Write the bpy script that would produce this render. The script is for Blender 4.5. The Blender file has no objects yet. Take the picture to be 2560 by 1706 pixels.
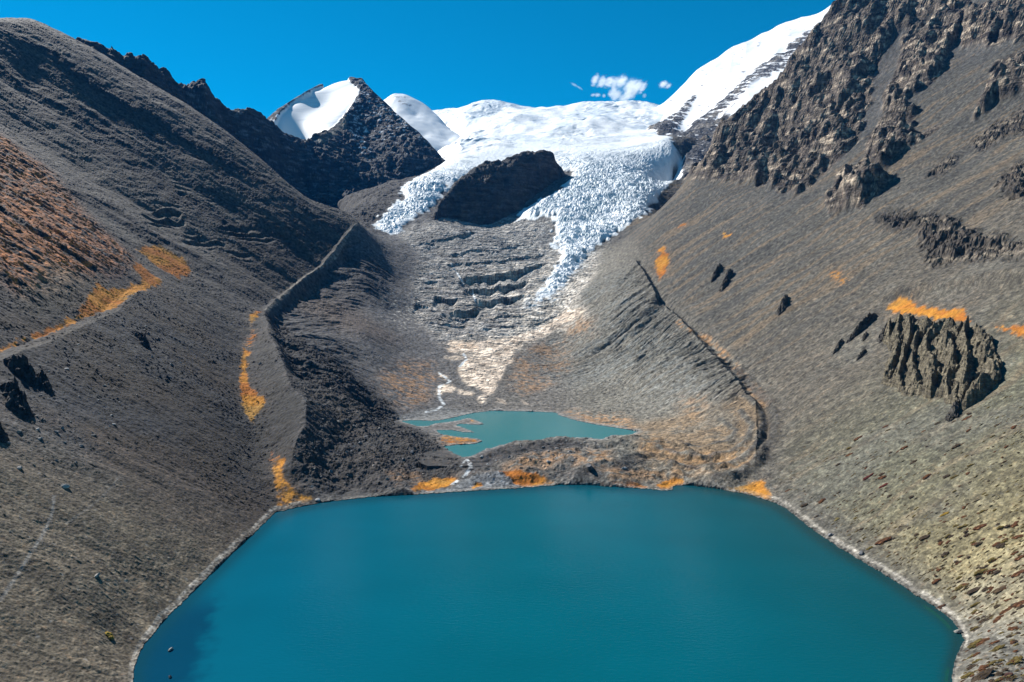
import bpy, math, time
import numpy as np
from concurrent.futures import ThreadPoolExecutor
T0 = time.time()
rng = np.random.RandomState(7)
F32 = np.float32

# ------------------------------------------------------------------ camera model (survey of the valley)
FOC, CX, CY, PITCH, H = 1563.0, 1280.0, 853.0, math.radians(3.4), 150.0
cp, sp = math.cos(PITCH), math.sin(PITCH)
def bearing(u, v):
    """bearing (x/y) and rise (dz/y) of the sight line through a point of the photograph"""
    du = (np.asarray(u, float)-CX)/FOC; up = (CY-np.asarray(v, float))/FOC
    dy = cp+up*sp
    return du/dy, (-sp+up*cp)/dy

# ------------------------------------------------------------------ noise
_pr = np.random.RandomState(11)
PERM = np.concatenate([_pr.permutation(256)]*3).astype(np.int32)
ANG = _pr.rand(256)*2*np.pi
GX, GY = np.cos(ANG).astype(F32), np.sin(ANG).astype(F32)
def _perlin(x, y, seed):
    xi = np.floor(x); yi = np.floor(y)
    xf = (x-xi).astype(F32); yf = (y-yi).astype(F32)
    xi = (xi.astype(np.int32)+seed*37) & 255; yi = (yi.astype(np.int32)+seed*91) & 255
    u = xf*xf*xf*(xf*(xf*6-15)+10); w = yf*yf*yf*(yf*(yf*6-15)+10)
    a = PERM[xi]+yi; b = PERM[(xi+1) & 255]+yi
    def g(h, dx, dy):
        h = PERM[h]
        return GX[h]*dx+GY[h]*dy
    n0 = g(a, xf, yf); n1 = g(b, xf-1, yf); n2 = g(a+1, xf, yf-1); n3 = g(b+1, xf-1, yf-1)
    p = n0+u*(n1-n0); q = n2+u*(n3-n2)
    return (p+w*(q-p))*F32(1.5)
POOL = ThreadPoolExecutor(4)
def _par(fn, x, y):
    x, y = np.broadcast_arrays(np.asarray(x, F32), np.asarray(y, F32))
    if x.size < 40000 or x.ndim < 1: return fn(x, y)
    n = 8; xs = np.array_split(x, n); ys = np.array_split(y, n)
    return np.concatenate(list(POOL.map(fn, xs, ys)), axis=0)
def noise(x, y, seed=0):
    return _par(lambda a, b: _perlin(a, b, seed), x, y)
def fbm(x, y, octs=4, seed=0, gain=.5, lac=2.03):
    def f(a, b):
        s = 0; amp = 1.0
        for k in range(octs):
            s = s+amp*_perlin(a, b, seed+k*7); a = a*lac+17.3; b = b*lac-9.1; amp *= gain
        return s
    return _par(f, x, y)
def ridged(x, y, octs=4, seed=0, gain=.5, lac=2.07):
    def f(a, b):
        s = 0; amp = 1.0
        for k in range(octs):
            s = s+amp*(1-2*np.abs(_perlin(a, b, seed+k*5))); a = a*lac+7.3; b = b*lac-3.1; amp *= gain
        return s
    return _par(f, x, y)
def _blocks(x, y, seed):
    xi = np.floor(x).astype(np.int32); yi = np.floor(y).astype(np.int32)
    f1 = np.full(x.shape, 9, F32); f2 = f1.copy(); val = np.zeros(x.shape, F32)
    for a in (-1, 0, 1):
        for c in (-1, 0, 1):
            h = PERM[(PERM[(xi+a+seed*13) & 255]+yi+c+seed*29) & 255]; h2 = PERM[h+57]; h3 = PERM[h2+101]
            d = np.hypot(xi+a+h2/255.-x, yi+c+h3/255.-y).astype(F32)
            n = d < f1
            f2 = np.where(n, f1, np.minimum(f2, d)); val = np.where(n, h/127.5-1, val).astype(F32); f1 = np.where(n, d, f1)
    return val*np.clip((f2-f1)*5, 0, 1)
def blocks(x, y, seed=0):
    # broken rock: flat topped random blocks with sharp joints
    return _par(lambda a, c: _blocks(a, c, seed), x, y)
def sstep(a, b, x):
    t = np.clip((x-a)/(b-a), 0, 1); return t*t*(3-2*t)
def blur(a, r):
    r = int(round(r))
    if r < 1: return a
    for ax in (0, 1):
        for _ in range(2):
            p = [(0, 0), (0, 0)]; p[ax] = (r+1, r)
            c = np.cumsum(np.pad(a, p, mode='edge'), axis=ax, dtype=np.float64)
            n = a.shape[ax]
            hi = np.take(c, range(2*r+1, 2*r+1+n), axis=ax); lo = np.take(c, range(0, n), axis=ax)
            a = ((hi-lo)/(2*r+1)).astype(F32)
    return a

# ------------------------------------------------------------------ terrain sheets on a fan-shaped survey grid
LNW = 0.7
class Sheet:
    def __init__(self, pts, svals, y0, y1, ny, coarse=3, soft=3):
        pts = np.array(pts, float)                      # s, e, Y
        key = np.round(np.c_[pts[:, 0]/.004, np.log(pts[:, 2])/.004]).astype(int)
        _, ix = np.unique(key, axis=0, return_index=True); pts = pts[np.sort(ix)]
        P = np.c_[pts[:, 0], LNW*np.log(pts[:, 2])]; val = pts[:, 1]
        n = len(P)
        D = np.sqrt(((P[:, None]-P[None])**2).sum(-1))
        A = np.zeros((n+3, n+3)); A[:n, :n] = D - 1e-4*np.eye(n)
        A[:n, n] = 1; A[:n, n+1:] = P; A[n:, :n] = A[:n, n:].T
        w = np.linalg.solve(A, np.r_[val, 0, 0, 0])
        self.s = np.asarray(svals, F32); self.Y = np.exp(np.linspace(math.log(y0), math.log(y1), ny)).astype(F32)
        sc = np.linspace(0, len(self.s)-1, max(8, len(self.s)//coarse)); yc = np.linspace(0, ny-1, max(8, ny//coarse))
        ss = np.interp(sc, range(len(self.s)), self.s).astype(F32); ll = np.interp(yc, range(ny), LNW*np.log(self.Y)).astype(F32)
        P32 = P.astype(F32); w32 = w.astype(F32)
        def row(l):
            d = np.sqrt((ss[:, None]-P32[None, :, 0])**2+((l-P32[:, 1])**2)[None])
            return d@w32[:n]+w32[n]+w32[n+1]*ss+w32[n+2]*l
        Ec = np.stack(list(POOL.map(row, ll)))
        fx = np.arange(len(self.s))*(len(sc)-1)/(len(self.s)-1); fy = np.arange(ny)*(len(yc)-1)/(ny-1)
        i0 = np.minimum(fx.astype(int), len(sc)-2); j0 = np.minimum(fy.astype(int), len(yc)-2)
        tx = (fx-i0).astype(F32)[None]; ty = (fy-j0).astype(F32)[:, None]
        A_ = Ec[j0]; B_ = Ec[j0+1]; R = A_+(B_-A_)*ty
        self.E = R[:, i0]*(1-tx)+R[:, i0+1]*tx
        self.ny, self.ns = ny, len(self.s)
        self.E = blur(self.E.astype(F32), soft)
        self.build()
    def build(self):
        self.X = self.s[None]*self.Y[:, None]; self.YY = np.broadcast_to(self.Y[:, None], self.X.shape)
        self.Z = H+self.E*self.YY
        self.jj, self.ii = np.meshgrid(np.arange(self.ns, dtype=F32), np.arange(self.ny, dtype=F32))
    def refresh(self): self.E = (self.Z-H)/self.YY
    def drop(self, u, v, flat=None):
        """where the sight line first meets this ground: fractional column, fractional row, distance"""
        s, e = bearing(u, v)
        j = float(np.interp(s, self.s, np.arange(self.ns)))
        if flat is not None:
            Y = (flat-H)/min(e, -1e-4)
        else:
            col = self.E[:, int(round(j))]
            k = int(np.argmax(col >= e)) if (col >= e).any() else self.ny-1
            Y = self.Y[k]
            if k > 0:
                a, b = col[k-1], col[k]
                t = float(np.clip((e-a)/(b-a+1e-9), 0, 1)); Y = self.Y[k-1]+(self.Y[k]-self.Y[k-1])*t
        i = float(np.interp(math.log(max(Y, 1)), np.log(self.Y), np.arange(self.ny)))
        return j, i, float(Y), float(s)
    def at(self, u, v):
        j, i, Y, s = self.drop(u, v)
        z = self.Z[int(round(i)), int(round(j))]
        return np.array([s*Y, Y, z])
    def ground(self, x, y):
        j = np.interp(x/y, self.s, np.arange(self.ns)); i = np.interp(math.log(y), np.log(self.Y), np.arange(self.ny))
        return float(self.Z[int(round(i)), int(round(j))])
    def raster(self, ring, rag=0, seed=3, rscale=9.):
        ring = np.array(ring, float)
        m = np.zeros((self.ny, self.ns), F32)
        pad = int(rag*2+3)
        a0, a1 = int(max(0, ring[:, 0].min()-pad)), int(min(self.ns, ring[:, 0].max()+pad+1))
        b0, b1 = int(max(0, ring[:, 1].min()-pad)), int(min(self.ny, ring[:, 1].max()+pad+1))
        if a1 <= a0 or b1 <= b0: return m
        xx = self.jj[b0:b1, a0:a1]; yy = self.ii[b0:b1, a0:a1]
        if rag:
            n1 = fbm(xx/rscale, yy/rscale, 3, seed); n2 = fbm(xx/rscale+40, yy/rscale, 3, seed+1)
            xx = xx+rag*n1; yy = yy+rag*n2
        ins = np.zeros(xx.shape, bool)
        q = np.roll(ring, -1, axis=0)
        for (x1, y1), (x2, y2) in zip(ring, q):
            if y1 == y2: continue
            c = ((yy < y1) != (yy < y2))
            if not c.any(): continue
            ins ^= c & (xx < (x2-x1)*(yy-y1)/(y2-y1)+x1)
        m[b0:b1, a0:a1] = ins
        return m
    def area(self, poly, rag=3, soft=1, flat=None, seed=3, rscale=9.):
        """an outline laid on the ground, as a 0..1 mask over the sheet"""
        ring = []
        n = len(poly)
        for k in range(n):
            (u0, v0), (u1, v1) = poly[k], poly[(k+1) % n]
            m = max(1, int(math.hypot(u1-u0, v1-v0)/9))
            for t in range(m):
                ring.append(self.drop(u0+(u1-u0)*t/m, v0+(v1-v0)*t/m, flat)[:2])
        return blur(self.raster(ring, rag, seed, rscale), soft)
    def line(self, pts, w=2.0, soft=1.0, flat=None):
        """a line laid on the ground (w = half width in metres)"""
        P = []
        for k in range(len(pts)-1):
            (u0, v0), (u1, v1) = pts[k][:2], pts[k+1][:2]
            m = max(1, int(math.hypot(u1-u0, v1-v0)/4))
            for t in range(m+1):
                j, i, Y, s = self.drop(u0+(u1-u0)*t/m, v0+(v1-v0)*t/m, flat); P.append((s*Y, Y))
        return self.wline(P, w, soft)
    def wline(self, P, w, soft):
        P = np.array(P); d = np.full((self.ny, self.ns), 1e9, F32)
        for k in range(len(P)-1):
            a, b = P[k], P[k+1]; L = np.hypot(*(b-a))
            if L < 1e-6 or L > 60: continue
            r = w+soft*3+2
            ylo, yhi = min(a[1], b[1])-r, max(a[1], b[1])+r
            k0, k1 = np.searchsorted(self.Y, ylo), np.searchsorted(self.Y, yhi)+1
            slo = min((min(a[0], b[0])-r)/ylo, (min(a[0], b[0])-r)/yhi); shi = max((max(a[0], b[0])+r)/ylo, (max(a[0], b[0])+r)/yhi)
            c0, c1 = np.searchsorted(self.s, slo), np.searchsorted(self.s, shi)+1
            X = self.X[k0:k1, c0:c1]; Yv = self.YY[k0:k1, c0:c1]
            if X.size == 0: continue
            t = np.clip(((X-a[0])*(b[0]-a[0])+(Yv-a[1])*(b[1]-a[1]))/L**2, 0, 1)
            dd = np.hypot(X-a[0]-t*(b[0]-a[0]), Yv-a[1]-t*(b[1]-a[1]))
            d[k0:k1, c0:c1] = np.minimum(d[k0:k1, c0:c1], dd)
        return 1-sstep(w-soft*.5, w+soft, d)

def terrace(z, step, sharp=.8):
    q = z/step; k = np.floor(q); f = q-k
    return (k+sstep(sharp, 1.0, f))*step
def mixc(col, c, m):
    m = np.clip(m, 0, 1)[..., None]
    col += (np.asarray(c, F32)-col)*m

def densify(line, step=45):
    out = []
    for a, b in zip(line[:-1], line[1:]):
        m = max(1, int(math.hypot(a[0]-b[0], a[1]-b[1])/step))
        for t in range(m):
            f = t/m; out.append((a[0]+(b[0]-a[0])*f, a[1]+(b[1]-a[1])*f, math.exp(math.log(a[2])*(1-f)+math.log(b[2])*f)))
    out.append(line[-1]); return out
class Ctl:
    def __init__(self): self.p = []
    def add(self, u, v, Y, de=0):
        s, e = bearing(u, v); self.p.append((float(s), float(e)+de, Y))
    def line(self, L, de=0, dY=0, step=45):
        for u, v, Y in densify(L, step): self.add(u, v, Y+dY, de)
    def w(self, x, y, z): self.p.append((x/y, (z-H)/y, y))
def yz(u, v, z): return (z-H)/bearing(u, v)[1]

# ------------------------------------------------------------------ survey: shores
LAKE = [(333,1706),(338,1670),(346,1641),(362,1612),(386,1582),(421,1540),(456,1509),(514,1450),(580,1386),(638,1332),(688,1283),(734,1272),(788,1260),
 (860,1251),(940,1242),(1049,1237),(1110,1233),(1185,1228),(1240,1225),(1294,1222),(1350,1217),(1402,1213),(1484,1214),(1540,1219),(1607,1223),(1662,1228),(1680,1227),(1685,1216),(1730,1214),(1783,1222),
 (1830,1230),(1880,1240),(1932,1256),(1963,1271),(2001,1302),(2048,1337),(2106,1375),(2164,1409),(2222,1444),(2280,1483),(2338,1518),(2376,1549),(2396,1575),(2411,1602),(2396,1630),(2384,1660),(2378,1706)]
LAKE_NEAR = [(2376,1760),(2370,1900),(2366,2100),(2366,2500),(340,2500),(330,2100),(330,1900),(331,1760)]
POND = [(1226,1028),(1300,1029),(1389,1032),(1397,1039),(1443,1053),(1498,1064),(1560,1073),(1599,1081),(1575,1088),(1542,1091),(1501,1099),(1444,1094),(1395,1101),(1322,1106),(1248,1114),(1196,1132),(1179,1141),(1158,1144),
 (1130,1131),(1106,1118),(1141,1113),(1185,1111),(1207,1103),(1196,1098),(1158,1094),(1103,1088),(1090,1076),(1130,1076),(1160,1082),(1188,1082),(1170,1074),(1140,1064),(1150,1060),(1200,1063),(1212,1061),(1198,1054),(1172,1045),(1150,1051),(1130,1055),
 (1085,1060),(1073,1066),(1043,1066),(1016,1058),(1003,1053),(1040,1051),(1076,1053),(1110,1050),(1140,1043),(1185,1033)]
PZ = 8.0

# ------------------------------------------------------------------ survey: main valley ground
def LPY(u, v):
    s, e = bearing(u, v); return -232.4/(e+.62*s+.0546)
TY = [150,490,575,660,720,820,920,1050,1140,1180,1420,1700,2000]
TX = [205,203,238,270,275,285,288,288,282,283,290,300,310]
TZ = [0,0,22,44,54,73,97,125,147,162,250,362,480]
def solve(fn, u, v, y0=200, y1=2200):
    s, e = bearing(u, v)
    Y = np.linspace(y0, y1, 1600); g = fn(s*Y, Y)-(H+e*Y)
    k = np.where((g[:-1] < 0) & (g[1:] >= 0))[0]
    if len(k) == 0: return None
    return float(Y[k[0]])
def RP(x, Y): return .62*(x-np.interp(Y, TY, TX))+np.interp(Y, TY, TZ)
def RI(x, Y): return np.interp(Y, TY, TZ)+3-.52*(np.interp(Y, TY, TX)-8-x)

C = Ctl()
# lakes
for k, (u, v) in enumerate(LAKE):
    Y = yz(u, v, 0); s, e = bearing(u, v); C.w(s*Y, Y, -.2)
for u, v in LAKE_NEAR:
    s, e = bearing(u, v); Y = yz(u, v, 0); C.w(s*Y, Y, -.2)
for u, v in [(600,1600),(1000,1400),(1280,1300),(1280,1600),(1700,1400),(2000,1500),(1000,1700),(1800,1700),(700,1450)]:
    s, e = bearing(u, v); Y = yz(u, v, 0); C.w(s*Y, Y, -7)
for u, v in POND[::2]:
    s, e = bearing(u, v); Y = yz(u, v, PZ); C.w(s*Y, Y, PZ+.2)
# left lower slope
for u, v in [(0,1706),(0,1550),(0,1400),(0,1250),(0,1100),(0,980),(120,1650),(120,1500),(120,1350),(120,1200),(120,1050),(120,930),(240,1600),(240,1450),(240,1300),(240,1150),(240,1000),(240,880),
             (360,1480),(360,1330),(360,1180),(360,1030),(360,880),(360,790),(470,1380),(470,1230),(470,1080),(470,930),(470,790),(560,1300),(560,1150),(560,1000),(560,880),(620,1250),(640,1190),(520,790),(-200,1706),(-200,1400),(-200,1100),(-400,1706),(-400,1300)]:
    C.add(u, v, LPY(u, v))
# left shore strip, then gully below the inner ridge
for k in (0, 2, 4, 5, 6, 7, 8, 9):
    u, v = LAKE[k]; Y = yz(u, v, 0); s, e = bearing(u, v); C.w(s*Y-12, Y, 6.8)
C.line([(675,1153,LPY(675,1153)),(625,1045,LPY(625,1045)),(609,925,LPY(609,925)),(620,850,880)], step=14)
# outer left ridge with its shelf
CR1 = [(0,896),(82,869),(135,853),(196,820),(245,798),(282,786),(310,759),(351,731),(408,714)]
C.line([(u, v, LPY(u, v)) for u, v in CR1], step=15)
# inner left ridge
CR2 = [(796,1249,466),(722,1190,482),(743,1109,522),(759,1068,550),(763,1007,600),(722,958,655),(702,901,740),(669,828,880),(665,775,1050),(718,729,1190),(805,664,1350),(892,556,1560)]
C.line(CR2, step=9)
def CRX(Y): return np.interp(Y, [c[2] for c in CR2], [bearing(c[0], c[1])[0]*c[2] for c in CR2])
def CRZ(Y): return np.interp(Y, [c[2] for c in CR2], [H+bearing(c[0], c[1])[1]*c[2] for c in CR2])
for Y in (560, 700, 850, 960):
    base = LPY
    for s in (-.60, -.72, -.83, -1.0, -1.15):
        x = s*Y; zz = .62*(-x-154-.088*(Y-240))
        if zz > 165: C.w(x, Y, zz)
for s in (-.95, -1.1):
    for Y in (300, 400, 470):
        C.w(s*Y, Y, .62*(-s*Y-154-.088*(Y-240)))
def SKY_Y(u, v):
    s, e = bearing(u, v); return float(np.clip(-435/(e+.6*s-.25), 1545, 1800))
SKL = [(u, v, SKY_Y(u, v)) for u, v in [(0,43),(60,48),(110,70),(175,102),(250,140),(318,184),(367,212),(469,273),(560,333),(640,394),(722,459),(775,500),(868,535),(893,557)]]
def SLOPE(x, Y):     # left mountainside above the inner ridge
    return CRZ(Y)+.6*(CRX(Y)-x)
for Y in (1050, 1120, 1190, 1270, 1350, 1430, 1500):
    for k in (.06, .2, .35, .5, .65, .82, 1.0, 1.2):
        x = CRX(Y)-(1.0*Y-abs(CRX(Y)))*k
        C.w(x, Y, float(SLOPE(x, Y)))
C.line(SKL, step=15)
C.line([(u, v, Y) for u, v, Y in SKL[:-2]], de=-.08, dY=150, step=50)
C.line([(u, v, Y) for u, v, Y in SKL[:-2]], de=-.22, dY=600, step=120)
C.add(-200,-20,1540); C.add(-400,-90,1540); C.add(-200,-20,1800,-.1); C.add(-400,-90,1800,-.1)
# inner face of the left ridge and its foot
for u, v, Y in [(870,1090,600),(900,1000,690),(930,1047,720),(860,930,770),(800,960,690),(960,940,900),(1000,880,1060),(900,820,1030),(980,780,1280),(850,780,1120),(920,700,1330),(1010,700,1470),(970,640,1560),(960,600,1680),
                (820,1180,520),(900,1200,515),(1000,1180,535),(1050,1150,560),(930,1130,560),(1020,1100,600),(1060,1100,612)]:
    C.add(u, v, Y)
# foreland between the lakes
for u, v, z in [(1100,1205,3),(1180,1185,4),(1168,1150,7.4),(1240,1135,14),(1320,1122,15),(1400,1112,13),(1300,1165,9),(1400,1150,13),(1500,1130,13),(1350,1190,5),(1450,1190,6),(1550,1160,13),(1600,1180,8),(1520,1110,11),(1600,1110,12),(1650,1200,4),(1750,1190,6),(1830,1205,5),(1700,1150,10),(1130,1160,9),(1000,1215,5),(1080,1130,9),(1085,1105,9.5),(1160,1103,9.0),(1150,1078,9),(1190,1058,8.8),(1060,1040,9),(1120,1030,9.2)]:
    s, e = bearing(u, v); Y = yz(u, v, z); C.w(s*Y, Y, z)
# right ridge, ditch, hillside
for k in range(2, len(TY)-3):
    for t in np.linspace(0, 1, 8, endpoint=False):
        Y = TY[k]+(TY[k+1]-TY[k])*t; C.w(float(np.interp(Y, TY, TX)), Y, float(np.interp(Y, TY, TZ)))
for u in range(1400, 1880, 70):
    for v in range(660, 1090, 55):
        Y = solve(RI, u, v, 560, 1440)
        if Y is None: continue
        x = bearing(u, v)[0]*Y
        if x < np.interp(Y, TY, TX)-25 and RI(x, Y) > 14+.04*max(0, Y-900)*4: C.add(u, v, Y)
for u in range(1760, 2860, 80):
    for v in range(500, 2000, 75):
        Y = solve(RP, u, v, 200, 1600)
        if Y is None: continue
        x = bearing(u, v)[0]*Y
        if x < np.interp(Y, TY, TX)+28: continue
        C.add(u, v, Y)
for k in range(32, len(LAKE), 2):
    u, v = LAKE[k]; Y = yz(u, v, 0); s, e = bearing(u, v); C.w(s*Y+13, Y, 7.0)
# shelf above the ribbed crag
# crags high on the right
SPUR = [(1721,436,1750),(1753,418,1760),(1778,378,1780),(1790,338,1790),(1812,302,1800),(1868,280,1830),(1900,251,1850),(1920,233,1865),(1944,204,1880),(1961,176,1890),(1989,143,1905),(2002,118,1915),(2038,78,1940),(2071,45,1960),(2091,20,1970),(2112,8,1980),(2165,-15,2000),(2260,-60,2000)]
C.line(SPUR, step=12)
C.line(SPUR, de=-.09, dY=180, step=60); C.line(SPUR, de=-.2, dY=600, step=90)
for u, v, Y in [(1700,475,1690),(1660,520,1620),(1993,480,1290),(2063,428,1310),(2050,250,1600),(1950,330,1640),(1880,380,1640),(2136,347,1330),(2200,180,1560),(2300,150,1480),(2300,300,1250),(2420,250,1200),(2560,200,1140),(2560,90,1320),(2560,0,1440),(2420,0,1620),(2300,0,1720),(2200,0,1830),(2560,-150,1600),(2300,-150,1830),(2750,0,1350),(2750,200,1050),(2900,-150,1500),(2420,120,1420),(1800,480,1520),(1900,480,1400),(2560,330,990),(2420,380,1040)]:
    C.add(u, v, Y)
# valley floor, ice and snow up to the skyline
for u, v, Y in [(1078,930,1000),(1122,864,1120),(1105,830,1190),(1043,782,1310),(1054,699,1500),(1054,634,1650),(1002,594,1760),(1190,900,1060),(1130,980,900),(1250,980,905),(1250,850,1170),(1330,960,970),(1330,880,1130),(1400,780,1340),(1480,690,1530),
                (1250,760,1370),(1180,760,1370),(1240,700,1510),(1150,700,1510),(1340,740,1420),(1330,690,1540),(1240,640,1660),(1150,620,1690),(1400,640,1690),(1500,640,1650),(1560,600,1720),(1090,570,1800),(1150,572,1800),(1240,590,1790),(1330,590,1820),(1150,556,1975),(1250,562,1985),(1200,568,1985),
                (1380,555,1900),(1450,540,1950),(1530,545,1950),(1600,520,1960),(1420,480,2130),(1500,450,2200),(1600,450,2200),(1680,450,2200),(1450,400,2480),(1550,400,2480),(1640,400,2480),(1400,362,2780),(1550,362,2800),(1620,350,2850),(1400,320,3200),(1550,320,3200),(1400,283,3900),(1550,285,3900),
                (934,570,1850),(987,592,1825),(1040,520,2050),(1000,545,1950),(1090,440,2400),(1113,407,2650),(1150,372,2900),(1220,372,2900),(1200,340,3200),(1300,340,3050),(1150,305,3750),(1250,290,3800),
                (850,522,2000),(880,492,2330),(960,460,2500),(840,502,2250),(1040,443,2560),(1290,480,2250),(1250,440,2450),(1180,450,2350),(1300,420,2550),(1720,440,2250),(1660,345,2880),(1690,300,3400),(1760,410,2350),(1690,402,2470),(1725,385,2560),(1705,345,2850),(1740,320,3050),(1760,290,3450),(1790,370,2650)]:
    C.add(u, v, Y)
SKC = [(1040,290,4250),(1077,278,4300),(1121,267,4300),(1162,278,4250),(1211,265,4350),(1280,267,4350),(1341,271,4350),(1415,278,4300),(1468,261,4400),(1504,265,4400),(1541,265,4400),(1615,276,4300),(1680,272,4200)]
C.line(SKC, step=30); C.line(SKC, de=-.05, dY=500, step=80)
for u, v, Y, de in [(600,450,2100,-.12),(400,400,2200,-.15),(700,480,2600,-.15),(700,480,3600,-.2),(900,420,3600,-.12),(1900,400,2600,-.12),(2100,300,2800,-.15),(1900,300,3600,-.12),(2200,200,3800,-.2),(400,300,4500,-.25),(2400,200,4600,-.25)]:
    C.add(u, v, Y, de)

sv = np.concatenate([np.linspace(-1.2, -.88, 150, endpoint=False), np.arange(-.88, .88, .00145), np.linspace(.882, 1.2, 150)])
G = Sheet(C.p, sv, 135, 5000, 1600)
print('ground', G.X.shape, len(C.p), time.time()-T0)


# ------------------------------------------------------------------ ridges, shelves and ditches, then water levels
def xline(L, flat=None):
    a = np.array(sorted((Y, bearing(u, v)[0]*Y) for u, v, Y in L))
    return np.interp(G.Y, a[:, 0], a[:, 1])[:, None].astype(F32)
def fade(y0, y1, y2, y3): return (sstep(y0, y1, G.Y)*(1-sstep(y2, y3, G.Y)))[:, None].astype(F32)
wob = (fbm(G.YY/60, G.X/300, 3, 51)*3).astype(F32)
c1 = [(u, v, LPY(u, v)) for u, v in CR1]
c1 = [(-500, 1090, 300)]+c1+[(452, 675, 900)]
d = G.X-xline(c1)+wob*.6
G.Z -= fade(200, 300, 760, 880)*(.60*np.clip(-d, 0, 16)*np.exp(-np.maximum(-d-16, 0)/90))
d2 = G.X-xline(CR2)+wob
am = fade(470, 500, 1480, 1580)
up2 = fade(1000, 1100, 1500, 1580)
G.Z -= up2*(.6*np.clip(-d2, 0, 8)*np.exp(-np.maximum(-d2-8, 0)/60))
G.Z += am*(1-up2*.6)*4.0*np.exp(-np.abs(d2)/7)
sc_ = fade(640, 720, 1420, 1520)*np.clip(.55+.9*noise(G.YY/70, G.X*0, 52), 0, 1.2)
G.Z -= (sc_*19*sstep(-1, 26, d2)*np.exp(-np.maximum(d2-26, 0)/75)).astype(F32)
tx = np.interp(G.Y, TY, TX)[:, None].astype(F32); d3 = G.X-tx+wob*.5
G.Z += fade(500, 560, 1380, 1460)*(4.2+3*sstep(900, 1150, G.Y)[:, None])*(1.6*np.exp(-np.abs(d3+11)/(np.where(d3 < -11, 26, 6)))-.6*np.exp(-((d3)/5)**2))
bs = [(2222,775,735),(2290,792,705),(2380,804,665),(2431,806,645),(2474,818,630),(2560,842,592),(2700,880,540)]
d4 = G.X-xline(bs)+wob*.4
G.Z += fade(520, 590, 725, 745)*9*sstep(-18, 0, d4)*(1-sstep(0, 16, d4)*.8)*(1-sstep(16, 90, d4))
# ------------------------------------------------------------------ mesh helpers
COL = bpy.context.scene.collection
def tag(o, label=None, cat=None, group=None, kind=None):
    for k, v in (('label', label), ('category', cat), ('group', group), ('kind', kind)):
        if v: o[k] = v
    return o
def mesh_from(name, V, Q, col=None, mat=None, smooth=False):
    """V (n,3), Q (m,4) or (m,3) indices, optional per-vertex colours"""
    me = bpy.data.meshes.new(name)
    V = np.ascontiguousarray(V, F32); Q = np.ascontiguousarray(Q, np.int32)
    k = Q.shape[1]
    me.vertices.add(len(V)); me.vertices.foreach_set('co', V.ravel())
    me.loops.add(Q.size); me.loops.foreach_set('vertex_index', Q.ravel())
    me.polygons.add(len(Q)); me.polygons.foreach_set('loop_start', np.arange(0, Q.size, k, dtype=np.int32))
    me.polygons.foreach_set('use_smooth', np.full(len(Q), bool(smooth)))
    if col is not None:
        at = me.color_attributes.new('Col', 'FLOAT_COLOR', 'POINT')
        c = np.ones((len(V), 4), F32); c[:, :3] = col; at.data.foreach_set('color', c.ravel())
    me.update(); me.validate()
    if mat: me.materials.append(mat)
    return me
def add(name, me, parent=None):
    o = bpy.data.objects.new(name, me); COL.objects.link(o)
    if parent: o.parent = parent
    return o
def emit(S, V, col, facemask, name, mat, smooth=False):
    """the faces of a sheet under facemask (ny-1, ns-1) as one object"""
    i, j = np.nonzero(facemask)
    if len(i) == 0: return None
    n = S.ns; a = i*n+j
    Q = np.stack([a, a+1, a+1+n, a+n], 1)
    used = np.unique(Q); Q = np.searchsorted(used, Q)
    return add(name, mesh_from(name, V.reshape(-1, 3)[used], Q, col.reshape(-1, 3)[used], mat, smooth))
G.refresh()
print('ridges', time.time()-T0)
# water
m = G.area(LAKE+LAKE_NEAR, rag=1.2, soft=0, flat=0, rscale=6)
lakeM = blur(m, 1); lakeW = blur(m, 5); lakeWW = blur(m, 16); lakeB = blur(m, 45)
pm = G.area(POND, rag=.8, soft=0, flat=PZ, rscale=5)
pondM = blur(pm, 1); pondW = blur(pm, 4)
CRAG = dict(
 a=[(0,570),(170,350),(290,190),(420,50),(600,-30),(1250,-30),(1220,60),(900,130),(860,170),(760,200),(700,330),(640,480),(620,560),(650,620),(580,700),(560,830),(500,930),(400,1020),(330,1080),(170,1200),(0,1130),(-300,1090),(-500,1080),(-560,1000)],
 b=[(880,180),(1210,70),(1190,150),(1110,300),(1040,480),(860,610),(700,690),(720,540),(800,440),(830,230)],
 c=[(680,760),(780,650),(880,700),(910,830),(1080,770),(830,930),(680,1060),(600,980),(610,880)],
 d=[(350,1200),(450,1090),(560,1020),(680,1090),(800,1080),(560,1270),(380,1300)],
 e=[(1210,60),(1320,60),(1700,-60),(1700,270),(1500,250),(1340,290),(1180,280)],
 f=[(1370,400),(1568,320),(1700,300),(1700,540),(1568,560),(1400,620),(1230,760),(1300,640),(1380,520)])
CRAGLOW = [[(950,1090),(1060,980),(1170,980),(1060,1100)],[(650,1370),(720,1290),(870,1310),(1070,1340),(1400,1480),(1568,1450),(1650,1568),(980,1620),(900,1400),(690,1390)],[(1220,900),(1400,760),(1600,650),(1650,800),(1500,820),(1300,920)],[(1380,1120),(1568,980),(1640,1100),(1568,1250),(1440,1180)]]
def z4(P): return [(1920+x*.408, y*.408) for x, y in P]
crag = np.zeros_like(G.Z)
for P in CRAG.values(): crag = np.maximum(crag, G.area(z4(P), rag=5, soft=2))
crlow = np.zeros_like(G.Z)
for P in CRAGLOW: crlow = np.maximum(crlow, G.area(z4(P), rag=7, soft=4))
LOWCR = [(2120,730),(2200,740)]
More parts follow.
